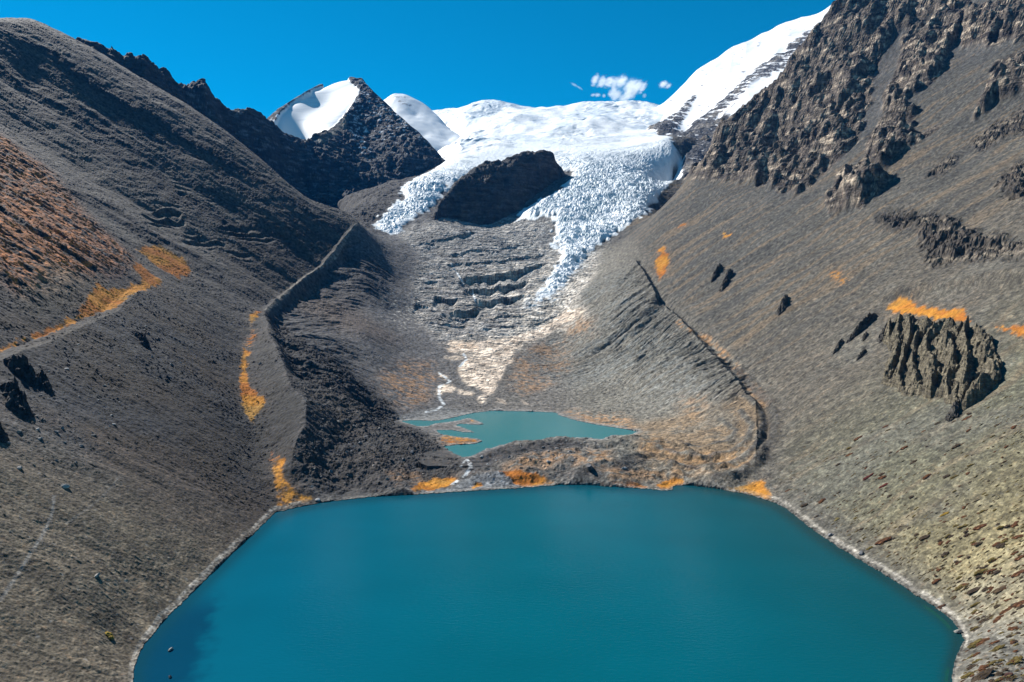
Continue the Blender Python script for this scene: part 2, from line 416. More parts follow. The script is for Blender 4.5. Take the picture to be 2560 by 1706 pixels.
glac = G.area([(1650,300),(1680,350),(1708,400),(1722,436),(1690,441),(1647,492),(1619,533),(1562,569),(1525,598),(1470,632),(1450,660),(1422,696),(1388,732),(1348,756),(1336,744),(1364,706),(1388,664),(1411,626),(1378,614),(1384,590),(1390,561),(1386,541),(1340,548),(1288,553),(1309,524),(1370,490),(1402,475),(1423,455),
   (1440,430),(1300,440),(1180,440),(1121,467),(1093,512),(1032,549),(987,591),(960,584),(934,569),(962,533),(991,508),(1010,492),(995,475),(1020,455),(1048,443),(1085,425),(1113,406),(1089,380),(1040,330),(1000,230),(1100,240),(1700,220),(1680,280),(1640,310)], rag=7, soft=1, rscale=7)
glac[G.Y > 3000] = np.where((G.s > -.25) & (G.s < .3), 1, 0)[None]
glacS = blur(glac, 5)
bedr = G.area([(1002,594),(1054,634),(1040,699),(1030,782),(1075,830),(1122,870),(1300,850),(1420,780),(1480,690),(1500,625),(1435,630),(1380,600),(1390,550),(1290,545),(1100,545),(985,585)], rag=6, soft=5)
tan = G.area([(1122,844),(1181,851),(1250,847),(1319,830),(1353,815),(1422,770),(1470,775),(1415,806),(1353,844),(1312,857),(1284,882),(1284,902),(1264,916),(1250,944),(1233,978),(1205,1009),(1188,1002),(1212,981),(1164,961),(1143,933),(1150,916),(1181,885),(1119,880)], rag=3, soft=1)
for P in ([(1241,995),(1262,1002),(1268,1010),(1248,1006)],[(1300,998),(1322,1012),(1310,1012)],[(1098,930),(1118,945),(1110,952),(1096,940)],[(1100,962),(1130,960),(1140,975),(1100,985),(1085,985)],[(1145,972),(1190,985),(1180,990),(1150,985)],[(1180,885),(1110,892),(1120,900),(1150,898)]):
    tan = np.maximum(tan, G.area(P, rag=2, soft=1))

ARCS = [([(1840,925),(1876,966),(1923,1009),(1938,1052),(1932,1100),(1900,1145),(1850,1185),(1790,1203)], 3.2, 3.4),([(1860,985),(1900,1025),(1910,1062),(1898,1105),(1860,1145),(1800,1168),(1740,1174),(1680,1164)], 2.6, 2.8),([(1850,1030),(1880,1065),(1868,1102),(1830,1130),(1760,1145),(1690,1136),(1640,1118)], 2.4, 2.4),([(1800,1050),(1840,1078),(1820,1104),(1750,1118),(1690,1106)], 2.0, 1.8)]
arcs = np.zeros_like(G.Z); arch = np.zeros_like(G.Z)
for P_, w_, h_ in ARCS:
    L_ = G.line(P_, w_, 6); arch = np.maximum(arch, L_*h_); arcs = np.maximum(arcs, G.line(P_, w_*.8, 3))
def rocky(S_x, S_y, S_z, msk, a, sc, seed):
    # angular relief where msk > 0
    out_ = np.zeros(S_x.shape, F32); q_ = msk > .01
    xa, ya, za = S_x[q_], S_y[q_], S_z[q_]
    wa = _perlin(xa/(30*sc), ya/(30*sc), seed+5)*9*sc; u_ = (ya-.35*xa+wa)/sc; v_ = (xa*.8+za*.35+wa)/sc
    out_[q_] = a*(_blocks(u_/44, v_/70, seed)*1.0+_blocks(u_/21+.3*v_/21, v_/34, seed+1)*.62+_blocks(u_/10-.3*v_/10, v_/15, seed+2)*.34+_blocks(u_/5, v_/6, seed+3)*.16)
    return out_
# ---- relief
S = np.stack
X, Y, Z = G.X, G.YY, G.Z.copy()
lod = 1.0
leftside = 1-sstep(-20, 25, d2)                    # left of the inner ridge
rightside = sstep(0, 30, d3)
inner = 1-np.maximum(leftside*(Y < 1700), rightside)
far = sstep(1500, 2000, Y)
wx = fbm(X/90, Y/90, 3, 60)*14
# fall-line furrows on the screes
fur = fbm((Y+wx*.5)/26, X/420, 3, 61)*1.5+fbm((Y+wx)/9, X/160, 3, 62)*.55
chut = fbm((Y+wx*2)/95, X/700, 2, 63)*5
rub = fbm(X/17, Y/17, 5, 64, gain=.55)
blk = np.maximum(fbm(X/4.6, (Y+.2*X)/2.3, 3, 65)-.30, 0)*sstep(-.35, .35, fbm(X/60, Y/60, 3, 59))
lowleft = leftside*(1-sstep(700, 1000, Y))
calm = 1-np.clip(crag+lakeWW, 0, 1)
nw = (1-sstep(280, 620, Y)); rub = rub*(1-.72*nw); blk = blk*(1-.62*nw); fng = fbm(X/1.7, Y/1.5, 2, 30)*nw*.20
dz = calm*(fng+leftside*(fur*.8+chut*sstep(700, 1100, Y)+rub*.85+blk*2.1+fbm(X/3.2, Y/2.6, 2, 33)*.42*(1-.6*nw))+rightside*(fur*.28+rub*(.28+.22*sstep(500, 900, Y))+blk*(.45+.4*sstep(500, 900, Y))+chut*.6*sstep(700, 1000, Y))+inner*(rub*.9+blk*1.4))
# ledges of the left mountainside
led = G.area([(440,470),(560,520),(700,560),(830,560),(820,590),(700,600),(640,640),(540,620),(450,610),(380,560),(330,520)], rag=8, soft=6)
zt = Z+fbm(X/60, Y/60, 4, 66)*9
dz += led*(terrace(zt, 15, .72)-zt)*.8*sstep(-.2, .5, fbm(X/70, Y/110, 3, 67))
brown = G.area([(-420,120),(0,340),(60,380),(130,440),(200,520),(260,580),(330,640),(310,680),(230,690),(160,735),(60,760),(0,690),(-420,820)], rag=10, soft=8)
dz += brown*(ridged((Y+wx)/34, X/300, 3, 68)*4+fbm(X/13, Y/13, 3, 69)*1.6)
# gullied inner face of the right ridge
rin = inner*sstep(20, 60, X)*sstep(640, 720, Y)*(1-sstep(1380, 1500, Y))*sstep(12, 40, Z)
gk = ridged((Y-.35*X+wx*.8)/19, (X)/150, 3, 70)
gm = G.area([(1600,650),(1655,752),(1690,800),(1740,860),(1700,930),(1590,920),(1560,880),(1460,900),(1540,800)], rag=12, soft=12)
gm = np.maximum(gm, G.area([(1705,805),(1835,905),(1895,990),(1850,1015),(1765,935),(1690,868)], rag=10, soft=8)*.9)
dz -= rin*(np.maximum(gk-.1, 0)*(1.0+3.6*gm))
for A, B, wd, dp in [((1655,752),(1500,870),15,15),((1662,772),(1540,878),8,7),((1600,655),(1550,720),8,4),((1690,800),(1600,900),5,3)]:
    L = G.line([A, B], wd*.35, wd); dz -= L*dp*inner
lin = inner*sstep(2, 14, d2)*(1-sstep(90, 170, d2))*fade(660, 760, 1420, 1520)
dz -= lin*(np.maximum(ridged((Y+wx*.6)/17, X/120, 3, 49), 0)*3.4+np.maximum(ridged((Y+wx)/48, X/200, 2, 46), 0)*3.5)
# crags: buttresses, gullies and bedding
cx_ = Y-.35*X+wx*1.2
but = ridged(cx_/120, (X+Z)/460, 2, 71)*24+ridged(cx_/43, (X+Z)/170, 2, 72)*6.5
zc = Z+but+fbm(X/24, Y/24, 4, 73)*5
bed = terrace(zc+.06*X, 13, .62)-(zc+.06*X)
blk3 = blur(rocky(X, Y, Z, crag, 15, 1.0, 31), 1)
dz += crag*(but*.8+blk3+bed*.45-3)
dz += crlow*(ridged(cx_/22, (X+Z)/90, 3, 75)*2.6+fbm(X/9, Y/9, 3, 76)*1.8+rocky(X, Y, Z, crlow, 6, .6, 32))
# bare rock steps below the ice
zb = Z+.10*X+fbm(X/170, Y/90, 4, 77)*13+fbm(X/70, Y/26, 3, 56)*3.0
st = sstep(-.35, .35, fbm(X/160, Y/90, 3, 78)+.35*sstep(-60, -140, X-0)*0)
ter = (terrace(zb, 21, .70)-zb)*sstep(-.2, .3, fbm(X/110, Y/60, 3, 55))+(terrace(zb+9, 10, .62)-zb-9)*.8*sstep(-.3, .2, -fbm(X/110, Y/60, 3, 55))
ter2 = terrace(zb+3, 5.5, .7)-(zb+3)
steps = G.area([(1010,650),(1100,690),(1150,640),(1300,622),(1400,632),(1370,690),(1340,730),(1290,745),(1230,760),(1200,800),(1120,830),(1060,790)], rag=8, soft=8)
def ledge(pts, h, run=55, face=2.2):
    P_ = []
    for (u0, v0), (u1, v1) in zip(pts[:-1], pts[1:]):
        for t in np.linspace(0, 1, 8, endpoint=False):
            j_, i_, Y_, s_ = G.drop(u0+(u1-u0)*t, v0+(v1-v0)*t); P_.append((s_*Y_, Y_))
    P_ = np.array(sorted(P_)); yl = np.interp(G.X, P_[:, 0], np.convolve(np.pad(P_[:, 1], 2, 'edge'), np.ones(5)/5, 'valid'))
    d_ = G.YY-yl-fbm(G.X/15, G.YY/60, 3, 47)*7-noise(G.X/45, G.YY*0+h, 34)*12
    L_ = P_[-1, 0]-P_[0, 0]; tp = sstep(P_[0, 0]-4, P_[0, 0]+.12*L_, G.X)*(1-sstep(P_[-1, 0]-.12*L_, P_[-1, 0]+4, G.X))
    tp = tp*(.75+.5*np.clip(noise(G.X/24, G.X*0+h, 48), -1, 1))
    return (-h*tp*sstep(0, face, -d_)*np.exp(np.minimum(d_+face, 0)/run)*(d_ < 0)*(d_ > -260)).astype(F32)
LED = [([(1150,692),(1181,689),(1233,685),(1271,677),(1319,666),(1367,658)],15),([(1164,711),(1202,714),(1240,709),(1284,706),(1329,697)],12),([(1181,738),(1233,743),(1271,737),(1319,727)],11),([(1126,775),(1160,768),(1205,758)],10),([(1105,783),(1147,788),(1181,782)],8),
 ([(1112,659),(1181,653),(1250,651),(1290,642),(1336,637),(1381,630)],8),([(1074,603),(1119,594),(1202,577)],9),([(1088,735),(1120,742),(1146,744)],11),([(1100,800),(1140,808),(1170,806)],6),([(1230,790),(1280,785),(1320,788)],5),([(1330,805),(1375,795),(1410,780)],5),([(1200,822),(1270,815),(1300,820)],4),([(1010,612),(1060,608),(1110,612)],6),([(1060,705),(1100,700)],8),([(1040,760),(1080,772)],7),([(1250,617),(1300,610),(1360,612)],6),([(1130,632),(1200,622),(1260,628)],6),([(1350,700),(1400,690),(1440,695)],5)]
lz = np.zeros_like(G.Z)
for P_, h_ in LED: lz += ledge(P_, h_*(1.75 if h_ > 9 else .9))
dz += lz*np.clip(bedr*1.6, 0, 1)
dz += bedr*(1-tan)*(ter2*.45+blur(rocky(X, Y*2.0, Z, bedr, 2.4, .55, 35), 1)*.8+fbm(X/26, Y/12, 4, 79)*1.2)
dz += tan*(fbm(X/50, Y/30, 3, 80)*2.2+ter2*.18)
# rubble of the inner left ridge and of the foreland
rubm = G.area([(665,775),(702,901),(722,958),(763,1007),(759,1068),(743,1109),(722,1190),(796,1246),(940,1238),(1040,1215),(1160,1185),(1160,1150),(1100,1110),(1050,1080),(990,1055),(960,1000),(900,950),(840,890),(740,840)], rag=8, soft=8)
fore = G.area([(1160,1145),(1200,1128),(1250,1112),(1400,1100),(1540,1092),(1620,1090),(1760,1110),(1850,1170),(1850,1225),(1700,1214),(1600,1222),(1400,1212),(1280,1222),(1160,1230)], rag=4, soft=4)
dz += rubm*(fbm(X/9, Y/9, 4, 81, gain=.6)*1.5+blk*1.5+fbm(X/55, Y/55, 3, 82)*3.2)
hum = fbm(X/48, Y/34, 3, 83)
dz += fore*np.clip(hum*5.5, -3, 7)*(1-lakeWW)+fore*fbm(X/6, Y/6, 3, 84)*.7
dz += arch*(.8+.4*noise(X/9, Y/9, 36))
dz += inner*np.exp(-((d3+60)/45)**2)*fade(640, 760, 1300, 1430)*6
# ice: fractured tongues, smooth firn above
icef = glacS*(1-sstep(2150, 2750, Y))
fl = fbm(X/130, Y/130, 3, 85)*40
fl2 = fbm(X/40, Y/40, 3, 53)*14
ser = ridged((X*.9-Y*.2+fl)/40, (Y+.5*X+fl+fl2)/15, 4, 86, gain=.6)
ser2 = ridged((X*.35-Y*.7+fl+fl2)/17, (X*.8+Y*.4)/70, 3, 87)
Lt = sstep(-120, -190, X)*1.0
edge_ = sstep(.3, .95, blur(glac, 9))
dz += glac*icef*(edge_*.85+.15)*(ser*(3.9-1.2*Lt)+ser2*1.6+blocks((X+fl2)/21, (Y+.5*X+fl2)/11, 45)*2.7+fbm(X/150, Y/100, 3, 54)*9)+glac*(1+10*sstep(.25, 1, blur(glac, 16)))
upper = glac*sstep(2600, 3100, Y)
dz += upper*(fbm(X/300, Y/420, 3, 88)*26+ridged((Y*.8+X*.5+fl*3)/210, (X-Y*.4)/600, 2, 89)*np.maximum(noise(X/400, Y/500, 90)+.25, 0)*17)
dz += far*(1-glac)*fbm(X/40, Y/40, 4, 91)*4*(1-crag)
Z = Z+dz
# the clean grade of the shores, and the beds of the lakes
Zs = np.maximum(Z, .35)
Z = np.where(lakeM > .5, -1.2-9*lakeWW*lakeB, np.where(lakeWW > .003, np.minimum(Zs, .3+np.maximum(.5-lakeW, 0)*7+np.maximum(.5-lakeWW, 0)*22+60*(1-sstep(.003, .09, lakeWW))), Zs))
nearp = (pondW > .005)
Z = np.where(pondM > .5, PZ-1.6, np.where(nearp, np.clip(Z, PZ+.3, PZ+.5+(1-pondW)*7), Z)).astype(F32)
inpond = (G.Y[:, None] > 540) & (G.Y[:, None] < 900) & (Z < PZ+.35) & (pondM <= .5) & (blur(pm, 30) > .02)
Z = np.where(inpond, PZ+.35, Z)
G.Z = Z; G.refresh()
print('relief', time.time()-T0)

# ---- what the ground is made of
col = np.empty(G.Z.shape+(3,), F32)
n_a = fbm(X/70, Y/70, 4, 100); n_b = fbm(X/9, Y/9, 4, 101); n_c = fbm((Y+wx)/14, X/260, 3, 102); n_d = fbm((Y+wx)/5, X/70, 2, 103)
spk = noise(X/1.9, Y/1.9, 104)
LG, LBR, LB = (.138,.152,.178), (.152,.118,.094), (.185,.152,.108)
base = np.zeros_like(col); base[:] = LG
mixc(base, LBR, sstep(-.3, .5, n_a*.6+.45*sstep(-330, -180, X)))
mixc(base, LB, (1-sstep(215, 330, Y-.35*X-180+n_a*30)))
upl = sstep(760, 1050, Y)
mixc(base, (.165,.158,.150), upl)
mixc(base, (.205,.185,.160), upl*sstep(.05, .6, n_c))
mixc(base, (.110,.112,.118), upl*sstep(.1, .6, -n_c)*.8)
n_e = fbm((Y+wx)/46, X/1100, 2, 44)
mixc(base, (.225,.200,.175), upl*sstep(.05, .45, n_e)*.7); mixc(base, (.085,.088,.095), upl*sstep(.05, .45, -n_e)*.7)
right = np.zeros_like(col); right[:] = (.208,.192,.165)
mixc(right, (.245,.250,.185), (1-sstep(420, 640, Y))*.85)
mixc(right, (.48,.405,.225), (1-sstep(250, 440, Y))*.9)
mixc(right, (.300,.235,.165), sstep(.1, .7, n_c+n_a*.3)*(1-sstep(520, 700, Y))*.5)
mixc(right, (.225,.228,.210), sstep(0, .6, n_a)*.5)
mixc(right, (.168,.168,.158), sstep(800, 1200, Y))
mixc(right, (.270,.205,.140), sstep(.05, .5, n_c+.3*n_a)*sstep(600, 900, Y)*.75); mixc(right, (.130,.135,.135), sstep(.1, .5, -n_c-.4*n_a)*sstep(600, 900, Y)*.7)
inn = np.zeros_like(col); inn[:] = (.175,.165,.150)
mixc(inn, (.128,.128,.132), 1-sstep(-150, 10, X))
mixc(inn, (.205,.195,.165), sstep(40, 130, X))
mixc(inn, (.175,.190,.185), rin*sstep(-.1, .5, n_b+n_c)*.7)
col[:] = inn
mixc(col, (.195,.180,.150), sstep(-70, 10, d3)*(d3 < 30)*(Y > 500)*.8)
right *= np.array((1.03, 1.0, .93), F32)*(1-.14*sstep(550, 800, Y))[..., None]
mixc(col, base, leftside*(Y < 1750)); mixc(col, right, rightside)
mixc(col, (.115,.116,.122), sstep(1650, 1800, Y)*(1-rightside)*.8)
# left ridge, rubble
mixc(col, (.088,.087,.089), rubm*.9)
mixc(col, (.118,.100,.088), rubm*sstep(0, .5, n_a)*.7)
mixc(col, (.070,.070,.075), np.clip(lin*1.2, 0, 1)*.75)  # inner face under the crest darkened: its shade is put into the colour
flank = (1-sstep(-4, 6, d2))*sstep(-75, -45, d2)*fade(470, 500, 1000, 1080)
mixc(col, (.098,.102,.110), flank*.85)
mixc(col, (.10,.085,.075), G.area([(700,560),(800,590),(820,640),(720,720),(640,760),(600,720),(540,640),(600,580)], rag=10, soft=14)*.55)
mixc(col, (.125,.095,.080), G.area([(700,740),(800,800),(950,860),(1010,850),(900,780),(800,720)], rag=12, soft=10)*.8)
# crags
rk = np.zeros_like(col); rk[:] = (.135,.112,.092)
mixc(rk, (.54,.44,.33), sstep(.18, .6, fbm(X/18, Z/11, 4, 105)))
mixc(rk, (.045,.040,.038), sstep(.1, .6, fbm(X/50, Z/12, 3, 106)))
mixc(col, (.128,.132,.132), G.area(z4([(430,1000),(600,850),(740,720),(880,560),(900,480),(1180,390),(1568,250),(1568,-20),(600,-20),(400,300),(0,900),(0,1200),(170,1220)]), rag=8, soft=10)*.8)
mixc(col, rk, np.clip(sstep(.04, .4, crag)+crlow*.8, 0, 1))
mixc(col, (.075,.066,.060), crlow*sstep(.1, .6, n_b)*.6)
# bare rock
bd = np.zeros_like(col); bd[:] = (.36,.345,.315)
mixc(bd, (.70,.62,.52), sstep(.0, .5, fbm(X/36, Y/20, 4, 107)))
mixc(bd, (.17,.17,.175), sstep(.05, .5, fbm(X/60, Y/16, 4, 108)))
mixc(bd, (.28,.28,.275), sstep(1430, 1750, Y)*.5)
mixc(col, bd, bedr)
pale = G.area([(1390,625),(1440,640),(1490,630),(1480,690),(1440,750),(1480,790),(1420,820),(1330,852),(1290,882),(1200,892),(1150,885),(1230,850),(1300,820),(1325,770),(1335,725),(1360,680)], rag=7, soft=4)
mixc(col, (.20,.195,.19), bedr*(1-pale)*sstep(40, -60, X)*.0+bedr*(1-pale)*(1-sstep(-90, 20, X))*.55)
mixc(col, (.48,.44,.38), pale*.6)
mixc(col, (.66,.60,.52), pale*sstep(-.15, .35, fbm(X/16, Y/10, 4, 109)))
mixc(col, (.72,.60,.48), tan*.95); mixc(col, (.40,.31,.24), tan*sstep(.15, .5, fbm(X/18, Y/8, 4, 110))*.8)
mixc(col, (.70,.72,.72), np.maximum(G.line([(1435,645),(1405,690),(1375,720),(1345,742),(1320,765)], 17, 14), G.line([(1475,625),(1450,665),(1405,705),(1380,750)], 13, 12))*np.clip(bedr*1.5, 0, 1)*sstep(-.3, .3, fbm((X+.6*Y)/22, (Y-.6*X)/8, 3, 41))*.8)
# scattered pale blocks by the left floor
mixc(col, (.42,.40,.36), G.area([(960,740),(1040,730),(1060,820),(1000,830),(970,800)], rag=8, soft=6)*sstep(.35, .6, n_b))
# dry grass
def grass(P, k=1, rag=2.5, soft=1):
    global gr
    gr = np.maximum(gr, G.area(P, rag=rag, soft=soft)*k)
gr = np.zeros_like(G.Z)
grass([(608,868),(628,880),(617,905),(618,935),(624,968),(642,985),(662,1000),(662,1018),(640,1040),(636,1062),(618,1045),(606,1010),(600,960),(602,900)])
grass([(653,775),(625,785),(622,815),(638,805)]); grass([(640,812),(618,840),(612,866),(630,870),(642,850)], .6, 4, 2)
grass([(668,1133),(705,1145),(712,1170),(703,1185),(735,1225),(788,1246),(740,1258),(692,1270),(688,1230),(680,1180)], .62, 3)
grass([(735,1225),(788,1247),(760,1255),(745,1245)], 1, 2); grass([(690,1140),(712,1150),(708,1170),(696,1160)], 1, 3)
grass([(-300,1005),(0,882),(60,856),(120,838),(196,803),(245,783),(285,772),(330,738),(360,724),(408,711),(405,700),(380,685),(350,660),(325,655),(350,690),(358,705),(330,715),(285,722),(240,712),(215,745),(195,772),(200,785),(150,806),(80,838),(0,870),(-300,985)], 1, 4)
grass([(396,612),(449,637),(478,665),(473,686),(449,698),(408,678),(367,645),(335,620)], .9, 4)
grass([(1022,1222),(1076,1198),(1125,1193),(1147,1198),(1119,1219),(1049,1231)]); grass([(1242,1176),(1348,1184),(1391,1208),(1321,1219),(1283,1211),(1277,1198)])
grass([(1177,1221),(1185,1209),(1206,1206),(1208,1212),(1185,1224)], 1, 1.5); grass([(1484,1211),(1560,1203),(1620,1216),(1612,1221),(1540,1219)]); grass([(1668,1199),(1709,1199),(1705,1211),(1677,1225),(1640,1216)])
grass([(1850,1215),(1910,1200),(1930,1240),(1932,1254),(1880,1238),(1800,1222)], .9)
grass([(2223,777),(2225,760),(2262,748),(2285,756),(2305,766),(2400,776),(2431,806),(2379,803),(2292,792)], 1, 5); grass([(2474,815),(2500,810),(2560,815),(2780,895),(2780,915),(2560,842),(2530,835)], 1, 5)
grass([(1635,663),(1655,610),(1676,647),(1668,671),(1651,708)], .95, 4); grass([(1692,569),(1717,555),(1717,561),(1697,570)]); grass([(1798,582),(1827,584),(1827,596),(1806,596)], .9); grass([(2066,679),(2092,672),(2131,696),(2105,720)], .55, 7, 2)
grass([(1102,1087),(1158,1095),(1196,1099),(1205,1103),(1185,1109),(1141,1111),(1104,1116)], .62, 1.5); grass([(1172,1046),(1190,1053),(1180,1057)], .7, 1); grass([(1740,700),(1744,697),(1750,710)], .5)
old = np.zeros_like(G.Z)                                        # browner, thinner grass
for P, k in [([(955,925),(1000,905),(1080,900),(1100,950),(1070,1000),(1010,1030),(960,990),(930,960)], .75),([(1300,880),(1360,850),(1430,850),(1440,920),(1380,960),(1310,1000),(1270,960)], .6),([(1397,1032),(1450,1020),(1560,1040),(1600,1075),(1700,1130),(1830,1130),(1860,1100),(1880,1160),(1780,1190),(1620,1150),(1590,1090),(1490,1060),(1440,1050)], .7),
             ([(1250,1165),(1330,1130),(1440,1120),(1520,1130),(1540,1160),(1460,1170),(1400,1150),(1380,1165),(1290,1170)], .8),([(1440,1190),(1520,1170),(1680,1170),(1800,1195),(1690,1200),(1560,1200)], .75),([(960,1180),(1040,1175),(1080,1200),(1000,1215)], .7),([(1180,1130),(1230,1128),(1220,1142),(1185,1145)], .8),([(1400,800),(1480,790),(1500,840),(1420,850)], .6),([(1690,980),(1760,990),(1780,1040),(1720,1050)], .5),([(1120,860),(1190,868),(1180,876),(1120,876)],.9)]:
    old = np.maximum(old, G.area(P, rag=8, soft=4)*k)
old = np.maximum(old, G.line([(1695,803),(1770,853),(1822,902),(1876,966),(1915,1015)], 4.5, 4)*1.0)
gn = sstep(-.25, .25, n_b+.5*n_d)
mixc(col, (.36,.190,.075), old*sstep(-.35, .25, n_b+.5*n_a)*(.55+.45*sstep(-.3, .3, n_a+.4*noise(X/22, Y/14, 40)))*.9)
bank = np.maximum(G.area([(1165,1150),(1200,1130),(1250,1114),(1400,1101),(1470,1108),(1400,1125),(1300,1135),(1230,1165),(1180,1190),(1160,1180)], rag=4, soft=2), G.area([(1515,1168),(1560,1140),(1640,1125),(1660,1140),(1600,1160),(1560,1182)], rag=5, soft=2)*.7)
bank = np.maximum(bank, G.area([(1390,1180),(1470,1165),(1520,1185),(1500,1205),(1420,1205)], rag=5, soft=3)*.6)
mixc(col, (.048,.048,.052), bank*.9)
brs = np.clip(brown*sstep(-.7, .0, n_b+n_c*.9), 0, 1)
mixc(col, (.52,.165,.030), brs*.95); mixc(col, (.20,.07,.03), brs*sstep(0, .4, -n_d-n_a*.5)*.7); mixc(col, (.20,.19,.13), G.area([(130,650),(200,690),(280,715),(210,745),(150,790),(60,800),(40,740)], rag=8, soft=6)*.6)
grs = np.maximum(blur(gr, 3), .72*gr)
ga = np.clip(1.7*(.45*gr+.55*grs)-.10-.5*noise(X/2.3, Y/2.3, 43)*(1.3-grs)-.75*(1-gn)*(1.25-grs), 0, 1)*np.minimum(1, .45+1.3*gr)
gcol = np.zeros_like(col); gcol[:] = (.480,.215,.038); mixc(gcol, (.33,.120,.026), sstep(-.2, .5, n_a+n_b*.4)); mixc(gcol, (.36,.20,.055), sstep(.3, .7, -n_a))
mixc(col, (.27,.155,.070), np.clip(blur(gr, 11)*1.1, 0, 1)*sstep(-.5, .2, n_b)*.6)
mixc(col, gcol, ga)
hook = G.area([(1590,1060),(1700,1040),(1800,1000),(1860,980),(1925,1010),(1940,1060),(1932,1110),(1890,1160),(1820,1195),(1700,1190),(1600,1150)], rag=6, soft=8)
mixc(col, (.30,.185,.085), hook*(1-arcs)*(.35+.65*sstep(-.4, .3, n_a+.3*n_b))*.55)
mixc(col, (.085,.080,.075), arcs*sstep(-.5, .1, n_b)*.75)
# gravel fan, delta and tracks
fan = G.area([(1130,1222),(1160,1195),(1200,1186),(1253,1176),(1283,1207),(1315,1218),(1390,1210),(1290,1222),(1185,1229),(1060,1237),(1049,1231),(1119,1220)], rag=1.5, soft=1)*(1-ga)
mixc(col, (.185,.195,.205), fan); mixc(col, (.30,.31,.32), fan*sstep(.1, .6, n_b)*.4)
delt = G.area([(985,1047),(1030,1030),(1100,1018),(1185,1028),(1180,1034),(1130,1044),(1076,1050),(1000,1052)], rag=1, soft=1)
mixc(col, (.200,.205,.205), delt)
mixc(col, (.34,.33,.32), np.clip(pondW*4, 0, 1)*.55*(1-ga))
path = np.zeros_like(G.Z)
path = np.maximum(path, G.line([(892,557),(880,570),(850,618),(838,640),(805,664)], 3.2, 1.5)); path = np.maximum(path, G.line([(804,666),(780,680),(740,708),(718,730),(690,758),(665,775)], 2.8, 1.5))
path = np.maximum(path, G.line([(868,535),(885,545),(893,557)], 2.5, 2)*.8)
path = np.maximum(path, G.line([(-300,1015),(0,893),(82,866),(135,850),(196,817),(245,795),(282,784)], 2.0, 2)*.55)
track = np.zeros_like(G.Z)
track = np.maximum(track, G.line([(0,1502),(39,1444),(77,1382),(104,1343),(120,1310),(131,1282),(135,1239)], .45, .6)*.8)
track = np.maximum(track, G.line([(166,1309),(215,1275),(263,1235),(300,1190)], .35, .6)*.5)
track = np.maximum(track, G.line([(410,712),(470,750),(540,790),(600,830)], 2.0, 3)*.35)
side = sstep(470, 440, Y)
ringn = .55+.45*sstep(-.6, .1, fbm(X/8, Y/8, 3, 42))
ring = ringn*sstep(.06, .11, lakeW)*(1-sstep(.20, .30, lakeW))*(lakeM < .5)*np.maximum(np.maximum(sstep(-150, -160, X), sstep(195, 200, X)), .25)
wet = sstep(.20, .30, lakeW)*(lakeM < .9)
nearshore = 1-sstep(500, 540, Y)
mixc(col, (.29,.27,.235), ring*nearshore*.9)
mixc(col, (.24,.225,.20), wet*sstep(-.3, .3, spk)*.9); mixc(col, (.05,.05,.05), wet*sstep(.05, .4, -spk)*.9)
mixc(col, (.36,.33,.28), path*(.45+.5*sstep(-.5, .3, fbm(X/14, Y/14, 3, 28)))); mixc(col, (.36,.34,.31), track)
ditch = np.exp(-((d3-1)/5)**2)*fade(480, 540, 1180, 1250)
mixc(col, (.085,.078,.068), ditch*.65*(1-sstep(700, 860, Y)*.85))
# streams
strm = np.zeros_like(G.Z)
for P, wd in [([(1094,930),(1126,954),(1098,966),(1098,995),(1110,1011),(1090,1026),(1065,1030)], 1.9),([(1159,885),(1166,900),(1150,916)], 2),([(1168,1149),(1177,1168),(1163,1189),(1130,1212)], 1.2),([(1165,1148),(1150,1170)], .6),([(1128,660),(1147,690),(1158,712)], 1.6),([(1182,730),(1190,760)], 1.5)]:
    strm = np.maximum(strm, G.line(P, wd, 1.0)*sstep(-.5, .0, n_b))
mixc(col, (.66,.70,.72), strm)
# ice and snow
ice = np.zeros_like(col); ice[:] = (.66,.69,.71)
mixc(ice, (.36,.44,.48), icef*sstep(.0, .55, fbm((X*.9-Y*.2)/70, (Y+.5*X)/24, 4, 111))*.8)
mixc(ice, (.42,.46,.48), icef*sstep(.25, .6, fbm(X/22, Y/50, 4, 112))*.55*sstep(1750, 2050, Y))
mixc(ice, (.36,.41,.45), sstep(2250, 2500, Y)*(1-sstep(3000, 3500, Y))*sstep(.32, .6, fbm((X+Y*.15)/130, Y/75, 4, 113))*.8)
mixc(ice, (.46,.53,.59), upper*sstep(.25, .6, fbm(X/260, Y/190, 4, 114))*.35)
mixc(ice, (.78,.78,.78), upper*.5); mixc(ice, (.33,.42,.50), upper*sstep(.25, .5, ridged((Y+fl*2)/120, X/260, 3, 38)*.5+.5*noise(X/300, Y/260, 37)-.15)*.55)
mixc(col, ice, sstep(.3, .6, glac))
# fine mottling of stones
wA = 1-sstep(450, 900, Y); wC = sstep(700, 1200, Y); wB = 1-.5*wA-.5*wC
spk = spk*(.5+.5*wA); spk2 = (noise(X/4.2+9, Y/3.4, 117)*wB*1.5+noise(X/5.2+9, Y/4.6, 118)*(.35+.95*wC)).astype(F32)
spk2 = spk2*np.where(spk2 < 0, 1.25, .9); mot = 1+.5*spk*(1-glac)*(1-np.clip(tan, 0, 1)*.5)+.24*n_b*(1-glac)*(1-.5*nw)+.30*noise(X/.95, Y/.95, 29)*nw+.50*spk2*(1-.55*nw)*(1-glac)*(1-tan*.6)*(1-.5*ga)+.17*n_d*(1-glac)+.12*n_c*(1-glac)*(1-bedr)+.10*n_a*(1-glac)
col *= np.clip(mot, .22, 2.1)[..., None]
stone = sstep(.62, .8, noise(X/2.6+40, Y/2.6, 116))*(1-glac)*(1-ga)*(1-sstep(700, 1100, Y))
mixc(col, (.34,.335,.32), stone*.6)
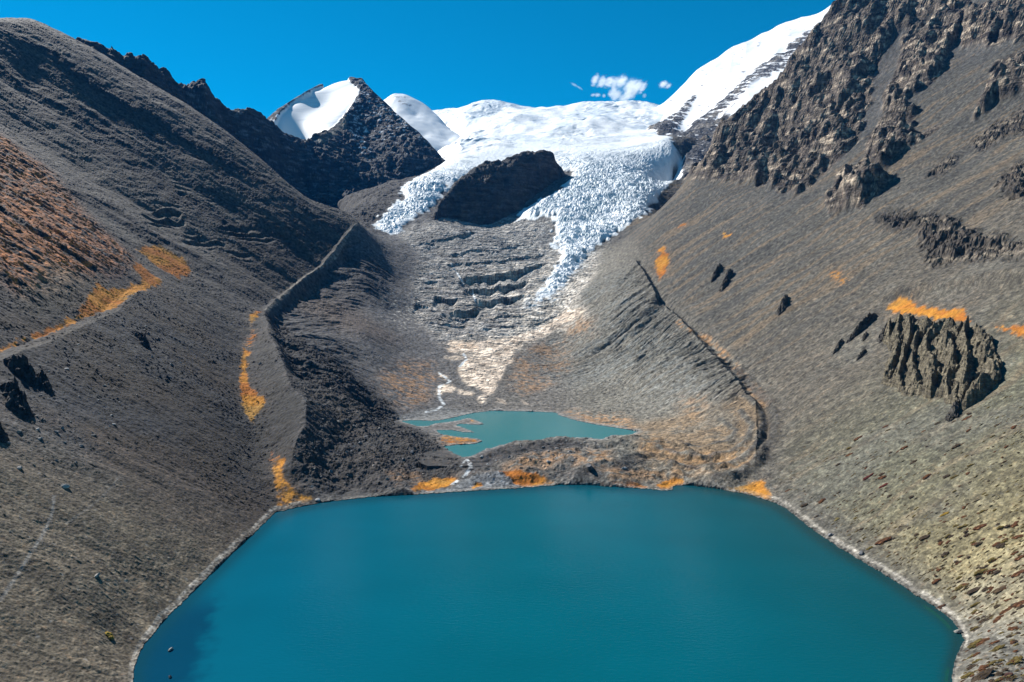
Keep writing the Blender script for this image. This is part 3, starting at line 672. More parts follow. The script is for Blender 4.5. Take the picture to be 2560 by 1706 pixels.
keep = np.clip(np.maximum(np.maximum(np.maximum(glac, bedr), np.maximum(ga, tan)), np.maximum(crag, np.maximum(ring*nearshore, np.maximum(old*.6, brs*.7)))), 0, 1)
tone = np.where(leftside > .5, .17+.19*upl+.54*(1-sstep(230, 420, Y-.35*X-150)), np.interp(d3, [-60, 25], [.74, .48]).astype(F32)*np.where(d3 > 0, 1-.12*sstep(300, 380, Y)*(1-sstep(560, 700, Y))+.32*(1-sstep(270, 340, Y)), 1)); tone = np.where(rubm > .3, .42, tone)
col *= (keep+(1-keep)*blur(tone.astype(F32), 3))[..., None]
snowy = np.clip(np.maximum(glac, 0), 0, 1)
col *= (.74+.26*snowy)[..., None]
np.clip(col, .006, .92, out=col)
print('colours', time.time()-T0)
# ------------------------------------------------------------------ materials
def material(name, rough=.92, fine=(1.3, .25), bump=.0, spec=.25, base=None, stones=None, strata=None):
    mt = bpy.data.materials.new(name); mt.use_nodes = True; n = mt.node_tree; b = n.nodes['Principled BSDF']
    b.inputs['Roughness'].default_value = rough; b.inputs['Specular IOR Level'].default_value = spec
    if base is None:
        a = n.nodes.new('ShaderNodeAttribute'); a.attribute_name = 'Col'; src = a.outputs['Color']
    else:
        a = n.nodes.new('ShaderNodeRGB'); a.outputs[0].default_value = (*base, 1); src = a.outputs[0]
    geo = n.nodes.new('ShaderNodeNewGeometry')
    no = n.nodes.new('ShaderNodeTexNoise'); no.inputs['Scale'].default_value = fine[0]; no.inputs['Detail'].default_value = 4
    n.links.new(geo.outputs['Position'], no.inputs['Vector'])
    mr = n.nodes.new('ShaderNodeMapRange'); mr.inputs['From Min'].default_value = .25; mr.inputs['From Max'].default_value = .75
    mr.inputs['To Min'].default_value = 1-fine[1]; mr.inputs['To Max'].default_value = 1+fine[1]
    n.links.new(no.outputs['Fac'], mr.inputs['Value'])
    mx = n.nodes.new('ShaderNodeVectorMath'); mx.operation = 'SCALE'
    n.links.new(src, mx.inputs[0]); n.links.new(mr.outputs[0], mx.inputs['Scale'])
    last = mx.outputs[0]; hgt = no.outputs['Fac']
    def vary(fac, lo, hi, last, f0=0., f1=1.):
        m_ = n.nodes.new('ShaderNodeMapRange'); m_.inputs['From Min'].default_value = f0; m_.inputs['From Max'].default_value = f1; m_.inputs['To Min'].default_value = lo; m_.inputs['To Max'].default_value = hi
        n.links.new(fac, m_.inputs['Value']); s_ = n.nodes.new('ShaderNodeVectorMath'); s_.operation = 'SCALE'
        n.links.new(last, s_.inputs[0]); n.links.new(m_.outputs[0], s_.inputs['Scale']); return s_.outputs[0]
    for sc_, am_ in (stones or ()):
        vo = n.nodes.new('ShaderNodeTexVoronoi'); vo.inputs['Scale'].default_value = sc_; n.links.new(geo.outputs['Position'], vo.inputs['Vector'])
        sp_ = n.nodes.new('ShaderNodeSeparateColor'); n.links.new(vo.outputs['Color'], sp_.inputs[0])
        last = vary(sp_.outputs[0], 1-am_, 1+am_, last)
    if strata:
        mp = n.nodes.new('ShaderNodeMapping'); mp.inputs['Scale'].default_value = (strata*.18, strata*.18, strata); mp.inputs['Rotation'].default_value = (.12, .2, 0)
        n.links.new(geo.outputs['Position'], mp.inputs['Vector'])
        ns = n.nodes.new('ShaderNodeTexNoise'); ns.inputs['Scale'].default_value = 1; ns.inputs['Detail'].default_value = 6; ns.inputs['Roughness'].default_value = .65; n.links.new(mp.outputs[0], ns.inputs['Vector'])
        last = vary(ns.outputs['Fac'], .35, 1.75, last, .3, .7)
        vj = n.nodes.new('ShaderNodeTexVoronoi'); vj.feature = 'DISTANCE_TO_EDGE'; vj.inputs['Scale'].default_value = strata*.55; n.links.new(geo.outputs['Position'], vj.inputs['Vector'])
        ad = n.nodes.new('ShaderNodeMath'); ad.operation = 'MULTIPLY_ADD'; ad.inputs[1].default_value = 1.6; n.links.new(ns.outputs['Fac'], ad.inputs[0])
        ml = n.nodes.new('ShaderNodeMath'); ml.operation = 'MINIMUM'; ml.inputs[1].default_value = .22; n.links.new(vj.outputs['Distance'], ml.inputs[0]); n.links.new(ml.outputs[0], ad.inputs[2]); hgt = ad.outputs[0]
    n.links.new(last, b.inputs['Base Color'])
    if bump:
        bp = n.nodes.new('ShaderNodeBump'); bp.inputs['Strength'].default_value = bump; bp.inputs['Distance'].default_value = (1.2/strata if strata else .6)
        n.links.new(hgt, bp.inputs['Height']); n.links.new(bp.outputs[0], b.inputs['Normal'])
    return mt
M_ROCK = material('rock', fine=(.9, .28), bump=.5, stones=((.75, .30), (.30, .28), (.14, .16)))
M_CLIFF = material('cliff_rock', fine=(.3, .3), bump=.9, stones=((.22, .30),), strata=.20)
M_SLAB = material('slab_rock', fine=(.3, .25), bump=.7, stones=((.10, .22),), strata=.16)
M_FAR = material('far_rock', fine=(.12, .3), bump=.8, stones=((.10, .25),), strata=.10)
M_ICE = material('ice', rough=.6, fine=(.2, .05), spec=.3)
M_GRASS = material('grass', fine=(1.1, .3), bump=.4, spec=.05)
def water_material(name, wave, strength):
    mt = bpy.data.materials.new(name); mt.use_nodes = True; n = mt.node_tree; b = n.nodes['Principled BSDF']
    a = n.nodes.new('ShaderNodeAttribute'); a.attribute_name = 'Col'; n.links.new(a.outputs['Color'], b.inputs['Base Color'])
    b.inputs['Roughness'].default_value = .14; b.inputs['IOR'].default_value = 1.33; b.inputs['Specular IOR Level'].default_value = .10
    geo = n.nodes.new('ShaderNodeNewGeometry'); mp = n.nodes.new('ShaderNodeMapping'); mp.inputs['Scale'].default_value = (.55, 1.3, 1); mp.inputs['Rotation'].default_value = (0, 0, .35)
    n.links.new(geo.outputs['Position'], mp.inputs['Vector'])
    no = n.nodes.new('ShaderNodeTexNoise'); no.inputs['Scale'].default_value = wave; no.inputs['Detail'].default_value = 5; n.links.new(mp.outputs[0], no.inputs['Vector'])
    bp = n.nodes.new('ShaderNodeBump'); bp.inputs['Strength'].default_value = strength; bp.inputs['Distance'].default_value = .5
    n.links.new(no.outputs['Fac'], bp.inputs['Height']); n.links.new(bp.outputs[0], b.inputs['Normal'])
    return mt
M_WATER = water_material('lake_water', .55, .28)

# ------------------------------------------------------------------ the ground as objects
V = np.stack([G.X, G.YY, G.Z], -1)
def faces(mk): return (mk[:-1, :-1]+mk[1:, :-1]+mk[:-1, 1:]+mk[1:, 1:])/4 > .5
cls = np.zeros((G.ny-1, G.ns-1), np.int8)
fX = G.X[:-1, :-1]; fY = G.YY[:-1, :-1]; fd2 = d2[:-1, :-1]; fd3 = d3[:-1, :-1]
L_ = faces((leftside > .5).astype(F32)) & (fY < 2600); R_ = (fd3 > 0)
cls[:] = 3
cls[(fX < -40) & (fY < 1650)] = 2
cls[(fX > 25) & (fY < 1650)] = 4
cls[faces(bedr)] = 5; cls[faces(tan)] = 5
cls[faces(np.maximum(fore, 0))] = 3
cls[L_] = 1; cls[R_] = 6
cls[faces(crag)] = 7
cls[faces(glac)] = 8
cls[faces(fan)] = 9
cls[faces(ring*nearshore)] = 10
cls[faces(np.maximum(path, track*1.2))] = 11
cls[faces(ga)] = 12
cls[faces(strm*1.2)] = 13
cls[faces(lakeM)] = 14; cls[faces(pondM)] = 14
for k, nm, mt, lab, cat, kd in [
 (1, 'left_hillside', M_ROCK, 'dark grey scree mountainside on the shaded side of the lake, partly brown with dry brush', 'hillside', 'structure'),
 (2, 'moraine', M_ROCK, 'dark rubble moraine between the scree mountainside and the valley floor', 'moraine', 'structure'),
 (3, 'valley_floor', M_ROCK, 'hummocky stony ground of the valley floor between the two lakes and around the small one', 'valley floor', 'structure'),
 (4, 'moraine', M_ROCK, 'grey gullied moraine slope above the small lake on its sunlit side', 'moraine', 'structure'),
 (5, 'bedrock', M_SLAB, 'pale ledged bedrock slabs below the tongue of the glacier', 'bedrock', 'structure'),
 (6, 'right_hillside', M_ROCK, 'sunlit olive grey scree mountainside beside the lake', 'hillside', 'structure'),
 (7, 'cliff', M_CLIFF, 'dark brown layered crags and buttresses high above the sunlit scree', 'cliff', 'structure'),
 (8, 'glacier', M_ICE, 'white glacier spilling down in broken ice from the snowy skyline', 'glacier', 'structure'),
 (9, 'gravel_bank', M_ROCK, 'grey gravel fan at the head of the big lake', 'gravel bank', 'structure'),
 (10, 'shore', M_ROCK, 'pale gravel strip along the edge of the big lake', 'shore', 'structure'),
 (11, 'footpath', M_ROCK, 'pale trodden path along the moraine crest and across the scree', 'path', 'structure'),
 (12, 'dry_grass', M_GRASS, 'patches of orange dry grass on the shelves and shores', 'grass', 'stuff'),
 (13, 'stream', M_ICE, 'white meltwater stream running into the small lake and out of it', 'stream', 'structure'),
 (14, 'lake_bed', M_ROCK, 'stony bed under the two lakes', 'lake bed', 'structure')]:
    o = emit(G, V, col, cls == k, nm, mt)
    if o: tag(o, lab, cat, None, kd)
# water
wc = np.zeros_like(col); wc[:] = (.001, .068, .093)
dpt = lakeWW
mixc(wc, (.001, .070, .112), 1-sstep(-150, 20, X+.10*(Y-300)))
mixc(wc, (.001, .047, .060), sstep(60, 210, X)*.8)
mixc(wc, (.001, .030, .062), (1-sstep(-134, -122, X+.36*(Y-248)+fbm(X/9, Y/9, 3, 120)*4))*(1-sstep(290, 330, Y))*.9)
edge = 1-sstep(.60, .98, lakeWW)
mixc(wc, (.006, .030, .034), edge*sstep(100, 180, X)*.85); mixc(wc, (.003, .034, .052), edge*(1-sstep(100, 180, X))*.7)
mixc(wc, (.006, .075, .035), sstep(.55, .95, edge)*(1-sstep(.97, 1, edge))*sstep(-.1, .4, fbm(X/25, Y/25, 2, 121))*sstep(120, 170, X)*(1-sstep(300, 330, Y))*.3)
wc *= (1+.05*fbm(X/60, Y/45, 3, 122))[..., None]
W = V.copy(); W[..., 2] = 0
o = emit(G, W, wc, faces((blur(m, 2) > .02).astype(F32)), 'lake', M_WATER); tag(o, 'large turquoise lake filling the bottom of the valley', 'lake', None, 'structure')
W[..., 2] = PZ; wc[:] = (.020, .118, .130); mixc(wc, (.04, .13, .145), (1-sstep(.5, 1, pondW))*.6); mixc(wc, (.028, .135, .152), sstep(760, 840, Y)*.5)
o = emit(G, W, wc, faces((blur(pm, 2) > .02).astype(F32)), 'small_lake', M_WATER); tag(o, 'small pale turquoise lake on the valley floor below the ledges', 'lake', None, 'structure')
print('ground objects', time.time()-T0)

# ------------------------------------------------------------------ dark massif with the tilted snowfield
def finish(S_, dz_, zmin=None):
    S_.Z = (S_.Z+dz_).astype(F32); S_.refresh()
    return np.stack([S_.X, S_.YY, S_.Z], -1)
A = Ctl()
RID = [(190,112,1850),(222,118,1870),(262,134,1880),(299,148,1890),(340,160,1910),(361,166,1920),(390,178,1960),(415,184,2000),(428,200,2020),(445,213,2040),(480,212,2080),(512,212,2100),(522,236,2120),(535,252,2140),(560,268,2170),(585,276,2220),(620,280,2270),(650,284,2320),(664,298,2350),(692,322,2410),(706,336,2450),(722,345,2500),(754,348,2590)]
A.line(RID, step=14); A.line(RID, de=-.10, dY=180, step=60); A.line(RID, de=-.2, dY=800, step=80)
RIB = [(864,191,3400),(880,212,3300),(899,230,3180),(885,258,3060),(868,280,2950),(844,306,2850),(825,322,2780),(807,334,2720),(780,343,2660),(754,349,2610)]
A.line(RIB, step=12)
for u, v, Y in [(750,300,2960),(780,280,3060),(800,262,3120),(822,232,3270),(820,300,2900),(850,250,3140),(720,305,2880),(770,320,2820),(790,240,3230),(735,275,3080)]: A.add(u, v, Y)
A.line([(666,297,2900),(690,278,3100),(742,243,3270),(800,213,3360),(836,200,3390),(864,191,3400)], step=14)
A.line([(690,300,2800),(700,322,2760),(722,340,2720),(754,347,2680)], step=20)
A.line([(864,191,3400),(890,194,3400),(905,199,3390),(926,222,3320),(958,251,3220),(987,281,3120),(1020,308,3020),(1048,333,2920),(1070,352,2850),(1089,374,2790),(1113,405,2700)], step=12)
A.line([(925,180,3380),(960,226,3330),(1000,260,3220),(1050,310,3020),(1100,350,2880),(1140,400,2760)], de=-.09, dY=170, step=40)
A.line([(666,297,3050),(742,243,3420),(864,191,3560),(960,226,3500),(1060,310,3200)], de=-.12, dY=250, step=60)
for u, v, Y in [(900,330,2880),(880,380,2700),(950,400,2660),(1010,400,2620),(1000,350,2800),(940,290,3000),(1048,438,2620),(1000,446,2560),(946,452,2500),(900,462,2460),(860,474,2410),(844,488,2380),(820,440,2430),(780,410,2440),(760,470,2360),(700,440,2270),(640,400,2190),(640,330,2250),(700,390,2340),(560,330,2130),(480,270,2040),(420,230,1985),(350,195,1880),(600,420,2120),(840,390,2530),
                (820,520,2260),(870,500,2330),(960,480,2420),(1060,460,2560),(1120,425,2660),(500,400,1980),(350,300,1840),(220,200,1750),(700,500,2150)]:
    A.add(u, v, Y)
for u, v, Y in [(820,540,2200),(880,520,2270),(960,500,2350),(1070,480,2480),(1140,450,2600),(1200,430,2700),(1200,420,3300),(1250,420,2600)]: A.add(u, v, Y, -.05)
D1 = Sheet(A.p, np.linspace(-.74, -.04, 640), 1740, 4000, 560, soft=1)
x, y = D1.X, D1.YY
snowp = D1.area([(864,192),(880,212),(899,230),(885,258),(868,280),(844,306),(825,322),(807,334),(780,343),(754,349),(722,342),(700,324),(682,308),(696,287),(742,240),(800,206),(836,194)], rag=1.5, soft=1)
rough = 1-blur(snowp, 3)
wx1 = fbm(x/120, y/120, 3, 130)*30
dzz = rough*(ridged((x-.2*y+wx1)/150, (y+D1.Z)/400, 3, 131)*13+ridged((x+.4*y+wx1)/52, y/170, 3, 132)*4+fbm(x/26, y/26, 4, 133, gain=.6)*4.5+np.maximum(fbm(x/28, y/60, 3, 135), 0)*12*(1-sstep(2350, 2600, y)))
dzz += rough*blur(rocky(x, y, D1.Z, rough, 9, 1.1, 37), 1)
zz = D1.Z+dzz+fbm(x/60, y/60, 3, 134)*8
dzz += rough*(terrace(zz+.35*x, 21, .6)-zz-.35*x)*.22
dzz *= np.where((D1.s < bearing(856, 200)[0])[None] & (D1.YY > 2700), .22, 1)
dzz += (1-rough)*(fbm((y-.4*x)/60, x/500, 2, 136)*.8)
VA = finish(D1, dzz-4*rough)
cu = np.array([(560,262),(640,279),(664,296),(690,277),(742,243),(800,213),(836,200),(864,190),(905,198),(926,222),(958,251),(987,280),(1048,333),(1089,374),(1113,404),(1200,470)], float)
cs_, ce_ = bearing(cu[:, 0], cu[:, 1])
cap = np.interp(D1.s, cs_, ce_)[None]+np.where(D1.YY > 2620, .0035*noise(x/45, y*0+3, 144)*(rough > .3), 9)
cap = np.where(D1.s[None] < cs_[0], 9, cap)
D1.E = np.minimum(D1.E, cap).astype(F32); sm_ = sstep(.3, .9, blur(snowp, 2)); D1.E = (D1.E*(1-sm_)+blur(D1.E, 11)*sm_).astype(F32); D1.Z = (H+D1.E*D1.YY).astype(F32); VA = np.stack([D1.X, D1.YY, D1.Z], -1)
c1_ = np.zeros(VA.shape, F32); c1_[:] = (.030,.034,.040)
mixc(c1_, (.040,.039,.038), sstep(0, .5, fbm(x/70, D1.Z/30, 4, 137))*.8)
mixc(c1_, (.016,.019,.024), sstep(.1, .6, fbm(x/90, y/90, 4, 138))*.7)
nz = np.gradient(D1.Z, axis=0)/np.gradient(D1.YY, axis=0)
flat_ = sstep(.25, .62, fbm(x/26, D1.Z/11, 4, 139)+.15*fbm(x/150, y/150, 2, 140))
dust = D1.area([(864,191),(905,199),(958,251),(1048,333),(1060,352),(950,350),(870,330),(880,280),(899,232)], rag=6, soft=8)
dust2 = np.maximum(D1.area([(664,297),(742,243),(742,252),(700,290),(684,308)], rag=2, soft=1)*1.3, D1.area([(880,340),(900,335),(930,375),(935,395),(915,390),(890,365)], rag=4, soft=3))
mixc(c1_, (.72,.76,.82), flat_*(dust*.55+dust2*.8+.10*(D1.YY > 2000)))
mixc(c1_, (.20,.185,.15), D1.area([(868,285),(846,318),(812,345),(770,352),(810,356),(850,330),(872,300)], rag=3, soft=2)*.8)
mixc(c1_, (.66,.68,.69), sstep(.4, .6, snowp)); mixc(c1_, (.50,.54,.58), snowp*sstep(.1, .5, fbm((y-.5*x)/40, x/300, 3, 141))*.7)
np.clip(c1_*(1+.22*noise(x/4, y/4, 142)*rough)[..., None], .008, .92, out=c1_)
sm = faces(snowp)
o = emit(D1, VA, c1_, ~sm, 'mountain', M_FAR); tag(o, 'dark rocky massif and jagged ridge behind the scree mountainside, dusted with snow', 'mountain', None, 'structure')
o = emit(D1, VA, c1_, sm, 'snowfield', M_ICE, True); tag(o, 'smooth tilted snowfield on the face of the dark rocky peak', 'snowfield', None, 'structure')

# ------------------------------------------------------------------ second snow peak
A = Ctl()
A.line([(940,262,3850),(966,251,3850),(975,240,3880),(987,233,3900),(1015,241,3950),(1048,260,3930),(1077,279,3900),(1109,306,3780),(1126,330,3650),(1160,348,3500),(1191,366,3350)], step=10)
A.line([(1191,368,3330),(1160,374,3260),(1120,376,3200),(1089,378,3140),(1040,380,3080)], step=20)
for u, v, Y in [(1000,330,3300),(1060,340,3380),(1040,290,3650),(1120,355,3380),(1000,280,3650),(940,320,3300)]: A.add(u, v, Y)
A.line([(960,235,4100),(1000,225,4200),(1060,262,4150),(1110,290,4050),(1150,330,3800),(1210,360,3500)], de=-.07, dY=120, step=25)
A.line([(1080,395,3050),(1140,392,3120),(1200,385,3220),(1240,380,3300)], de=-.03, step=30); A.add(900,300,3600,-.05); A.add(900,300,4500,-.1); A.add(1100,300,4900,-.12)
D2 = Sheet(A.p, np.linspace(-.25, -.03, 260), 3000, 4600, 240, soft=1)
x, y = D2.X, D2.YY
VB = finish(D2, fbm(x/160, y/160, 3, 150)*5+ridged((x+y)/220, y/500, 2, 151)*4)
c2_ = np.zeros(VB.shape, F32); c2_[:] = (.56,.60,.64)
top = D2.area([(960,256),(987,236),(1015,243),(1030,265),(1000,262),(985,258),(975,275)], rag=2, soft=1)
mixc(c2_, (.10,.11,.13), top*sstep(.15, .5, fbm(x/30, y/30, 4, 152))*.9)
o = emit(D2, VB, c2_, np.ones((D2.ny-1, D2.ns-1), bool), 'snow_mountain', M_ICE, True); tag(o, 'small pointed snow peak behind the dark massif', 'mountain', None, 'structure')

# ------------------------------------------------------------------ great snow shoulder on the right
A = Ctl()
A.line([(1560,275,4000),(1615,276,3900),(1640,268,3800),(1668,256,3720),(1680,247,3700),(1710,217,3700),(1741,183,3700),(1770,163,3700),(1794,146,3700),(1815,128,3700),(1835,115,3690),(1864,104,3680),(1920,86,3650),(1961,62,3620),(2002,46,3600),(2051,40,3560),(2075,22,3550),(2100,2,3550),(2160,-40,3550),(2300,-90,3550)], step=12)
A.line([(1600,315,3500),(1606,335,3050),(1635,366,2850),(1690,384,2680),(1713,402,2520),(1721,437,2380),(1700,445,2360)], step=20)
for u, v, Y in [(1680,300,3250),(1720,330,2950),(1760,260,3250),(1800,300,2900),(1800,220,3280),(1860,250,2950),(1900,200,3100),(1860,170,3320),(1950,140,3220),(2000,80,3380),(1780,380,2560),(1850,330,2650),(1920,260,2800),(2000,200,2850),(2100,100,3000),(2250,50,3000),(1740,230,3450),(1830,150,3520),(1900,120,3500)]: A.add(u, v, Y)
A.line([(1640,250,4100),(1741,165,4100),(1864,90,4100),(2051,20,4000),(2300,-100,4000)], de=-.08, dY=200, step=50)
A.line([(1540,340,3300),(1560,380,2950),(1600,410,2750),(1640,445,2550),(1650,480,2330)], de=-.04, step=25); A.add(1500,300,3800,-.05); A.add(1480,300,4600,-.1)
for u, v, Y in [(1720,480,2250),(1850,440,2300),(2000,350,2400),(2200,250,2500)]: A.add(u, v, Y, -.03)
D4 = Sheet(A.p, np.linspace(.13, .66, 560), 2240, 4500, 520, soft=1)
x, y = D4.X, D4.YY
rock = np.zeros_like(D4.Z)
for P, k in [([(1690,330),(1710,300),(1730,262),(1745,240),(1725,245),(1700,275),(1670,300),(1640,315),(1600,330),(1640,335)], .75),([(1745,300),(1790,262),(1850,215),(1900,170),(1960,130),(2000,90),(2050,60),(2040,100),(1980,160),(1900,215),(1850,250),(1800,290),(1780,310),(1760,330),(1740,330)], .72),
             ([(1635,335),(1660,318),(1715,330),(1700,360),(1640,372)], .85),([(1713,330),(1745,300),(1790,310),(1830,270),(1900,250),(1960,190),(2000,120),(2300,0),(2300,300),(1700,470),(1712,390),(1690,370)], 1.0)]:
    rock = np.maximum(rock, D4.area(P, rag=4, soft=3)*k)
patch = fbm(x/34, (D4.Z+.4*x)/17, 4, 160)
sn2 = D4.area([(1812,292),(1850,255),(1880,215),(1915,200),(1930,225),(1890,255),(1850,285),(1830,300)], rag=3, soft=2)
rk2 = np.clip(sstep(-.05, .12, rock*1.25-.62-patch*.8), 0, 1)*(1-.9*sn2)
rgh = blur(rk2, 2)
VD = finish(D4, fbm(x/260, y/260, 3, 161)*8+ridged((x-.5*y)/300, (x+y)/900, 2, 164)*10+rgh*(ridged((x*.6+y*.5)/60, D4.Z/120, 4, 162)*8+fbm(x/20, y/20, 3, 163)*4))
c4_ = np.zeros(VD.shape, F32); c4_[:] = (.66,.67,.69)
mixc(c4_, (.48,.53,.58), sstep(.1, .6, fbm(x/180, D4.Z/50, 4, 165))*.5)
rc = np.zeros_like(c4_); rc[:] = (.075,.075,.08); mixc(rc, (.035,.038,.045), sstep(0, .5, fbm(x/50, D4.Z/22, 4, 166))); mixc(rc, (.165,.15,.135), sstep(.2, .6, fbm(x/70, y/70, 3, 167)))
mixc(c4_, rc, rk2)
np.clip(c4_*(1+.2*noise(x/4, y/4, 168)*rk2)[..., None], .01, .92, out=c4_)
rm = faces(rk2)
o = emit(D4, VD, c4_, ~rm, 'snow_mountain', M_ICE); tag(o, 'broad snow shoulder rising to the top of the sky beside the dark crags', 'mountain', None, 'structure')
o = emit(D4, VD, c4_, rm, 'rock_band', M_FAR); tag(o, 'dark rock bands breaking through the snow shoulder above the glacier', 'rock face', None, 'structure')

# ------------------------------------------------------------------ rock dome in the ice
A = Ctl()
A.line([(1070,552,1950),(1086,545,1970),(1120,552,1985),(1150,560,1990),(1175,562,1995),(1219,573,1995),(1260,566,2020),(1295,556,2050),(1316,520,2120),(1345,495,2180),(1371,475,2230),(1400,460,2300),(1423,449,2350)], step=15)
TOP = [(1090,530,1940),(1099,511,1975),(1112,490,2010),(1131,468,2060),(1150,450,2090),(1170,432,2120),(1186,419,2150),(1205,411,2165),(1218,406,2170),(1230,409,2180),(1262,402,2200),(1290,387,2220),(1320,380,2245),(1345,378,2260),(1365,383,2275),(1385,388,2290),(1398,408,2300),(1410,430,2320),(1421,446,2340)]
A.line(TOP, step=12)
for u, v, Y in [(1130,520,2010),(1180,490,2050),(1230,530,2030),(1260,480,2090),(1300,450,2150),(1350,430,2215),(1380,445,2260),(1200,440,2115),(1260,430,2150),(1330,400,2230),(1150,530,2005),(1200,550,2010),(1270,530,2055)]: A.add(u, v, Y)
A.line(TOP, de=-.055, dY=140, step=30)
A.line([(1040,575,1910),(1150,600,1930),(1230,610,1930),(1310,590,1980),(1350,540,2080),(1400,500,2190),(1460,465,2320)], de=-.03, step=25); A.line([(1030,520,1980),(1100,440,2180),(1200,380,2350),(1330,350,2450),(1440,420,2450)], de=-.09, dY=120, step=30); A.add(1050,450,2600,-.1); A.add(1450,400,2650,-.1); A.add(1250,400,2700,-.12)
D3 = Sheet(A.p, np.linspace(-.165, .125, 420), 1800, 2750, 420, soft=1)
x, y = D3.X, D3.YY
VC = finish(D3, blur(rocky(x, y, D3.Z, np.ones_like(x), 4.5, .8, 39), 1)+ridged((x+.5*y+fbm(x/50, y/50, 2, 170)*20)/55, D3.Z/160, 3, 171)*5+fbm(x/14, y/14, 4, 172, gain=.6)*2.2+fbm(x/60, y/60, 3, 173)*5)
c3_ = np.zeros(VC.shape, F32); c3_[:] = (.040,.039,.041)
mixc(c3_, (.060,.053,.049), sstep(0, .5, fbm(x/40, D3.Z/50, 4, 174))); mixc(c3_, (.05,.052,.056), sstep(.1, .6, fbm(x/24, D3.Z/60, 4, 175)))
np.clip(c3_*(1+.25*noise(x/3, y/3, 176))[..., None], .01, .9, out=c3_)
up = np.ones((D3.ny-1, D3.ns-1), bool)
o = emit(D3, VC, c3_, up, 'rock_dome', M_FAR); tag(o, 'dark rounded rock dome standing out of the white glacier', 'rock dome')
print('mountains', time.time()-T0)
# ------------------------------------------------------------------ separate rocks
import mathutils
def ico(sub):
    import bmesh
    bm = bmesh.new(); bmesh.ops.create_icosphere(bm, subdivisions=sub, radius=1)
    v = np.array([p.co[:] for p in bm.verts], F32); f = np.array([[q.index for q in t.verts] for t in bm.faces], np.int32); bm.free(); return v, f
IC2, IC3 = ico(2), ico(3)
def n3(p, sc, seed): return noise(p[:, 0]*sc+p[:, 2]*.7*sc, p[:, 1]*sc-p[:, 2]*.6*sc, seed)
def stone_mesh(name, seed, size, c, mat, ic=IC2, cut=.55):
    v = ic[0].copy()
    r = 1+.28*n3(v, 1.1, seed)+.12*n3(v, 2.7, seed+1); v *= r[:, None]
    rs = np.random.RandomState(seed)
    for _ in range(7):                                # split faces like broken rock
        n = rs.randn(3); n /= np.linalg.norm(n); d = v@n; over = d > cut+.15*rs.rand()
        v[over] -= np.outer(d[over]-cut, n)*.85
    v *= np.array(size, F32)
    cc = np.array(c, F32)*(1+.3*n3(ic[0], 2.2, seed+3))[:, None]
    return mesh_from(name, v, ic[1], np.clip(cc, .01, .8), mat)
def rib_mesh(name, A, B, h, wd, seed, c, sink=2.5, crest=None, nx=40, nc=23):
    """a blade of rock standing on the slope between two ground points"""
    A, B = np.array(A), np.array(B); L = np.hypot(*(B-A)[:2]); dirn = (B-A)[:2]/L; perp = np.array([dirn[1], -dirn[0]])
    t = np.linspace(-.06, 1.06, nx); k = np.linspace(-1, 1, nc)
    T, K = np.meshgrid(t, k, indexing='ij')
    wob = noise(T*4.5+seed*3.1, T*0+seed, 200)*.35
    wv = wd*(.75+.35*noise(T*3+seed, T*0+1.7, 201))*np.clip(np.minimum(T+.08, 1.08-T)*5, .05, 1)
    x = A[0]+dirn[0]*L*T+perp[0]*(K+wob)*wv; y = A[1]+dirn[1]*L*T+perp[1]*(K+wob)*wv
    gz = np.array([[G.ground(a, b) for a, b in zip(r1, r2)] for r1, r2 in zip(x, y)])
    base = np.array([G.ground(a, b) for a, b in zip(A[0]+dirn[0]*L*t, A[1]+dirn[1]*L*t)])
    pr = np.clip(1-np.abs(K)**2.2, 0, 1)**.8
    hp = h*(np.clip((T+.05)*4, 0, 1)**.6)*np.clip((1.06-T)*2.2, 0, 1)**.7*(.85+.3*noise(T*6+seed, K*.5, 202)+.14*noise(T*15+seed, K*3, 203))
    z = gz+np.where(np.abs(K) > .98, -sink, hp*pr*(1+.55*blocks(T*7+seed, K*2.2, 209)+.3*blocks(T*15, K*4+seed, 210))+.5*noise(T*12, K*4+seed, 204)*pr)
    x = x+.16*wd*noise(T*11, K*5, 205+seed); y = y+.16*wd*noise(T*13, K*5, 206+seed)
    Vv = np.stack([x, y, z], -1).reshape(-1, 3)
    i, j = np.meshgrid(np.arange(nx-1), np.arange(nc-1), indexing='ij'); a = (i*nc+j).ravel()
    Q = np.stack([a, a+nc, a+nc+1, a+1], 1)
    m_ = .8+.45*noise(T*9, K*2+seed, 207)+.25*noise(T*25, K*6, 208)
    cc = np.array(c, F32)[None]*m_.reshape(-1, 1)
    o_ = A*0; o_[:2] = A[:2]; o_[2] = base.mean()
    return mesh_from(name, (Vv-o_).astype(F32), Q, np.clip(cc, .01, .7), M_ROCK), o_
def ground_pt(u, v): return G.at(u, v)
M_CRAG = material('crag_rock', fine=(.6, .3), bump=.8, stones=((.5, .3),), strata=.45)
# the ribbed crag: a block of upright fins standing out of the scree
OUTC = [(2212,818),(2246,800),(2300,806),(2372,816),(2446,826),(2474,850),(2494,885),(2508,930),(2494,962),(2462,988),(2420,1022),(2404,1030),(2380,1010),(2350,990),(2322,1004),(2306,985),(2262,988),(2236,966),(2206,964),(2214,915),(2232,880),(2205,850)]
rcm = G.area(OUTC, rag=4.5, soft=1, rscale=6); rcs = blur(rcm, 3)
p_a, p_b = ground_pt(2337, 818), ground_pt(2275, 985); dv = (p_b-p_a)[:2]/np.hypot(*(p_b-p_a)[:2])
cc_ = (G.X-p_a[0])*dv[1]-(G.YY-p_a[1])*dv[0]; al_ = (G.X-p_a[0])*dv[0]+(G.YY-p_a[1])*dv[1]
q_ = rcm > .005; ci, ai = cc_[q_], al_[q_]
wv = _perlin(ai/38, ci/24, 301)*3.2+_perlin(ai/70, ci/50, 302)*5+_perlin(ai/9, ci/9, 307)*.6
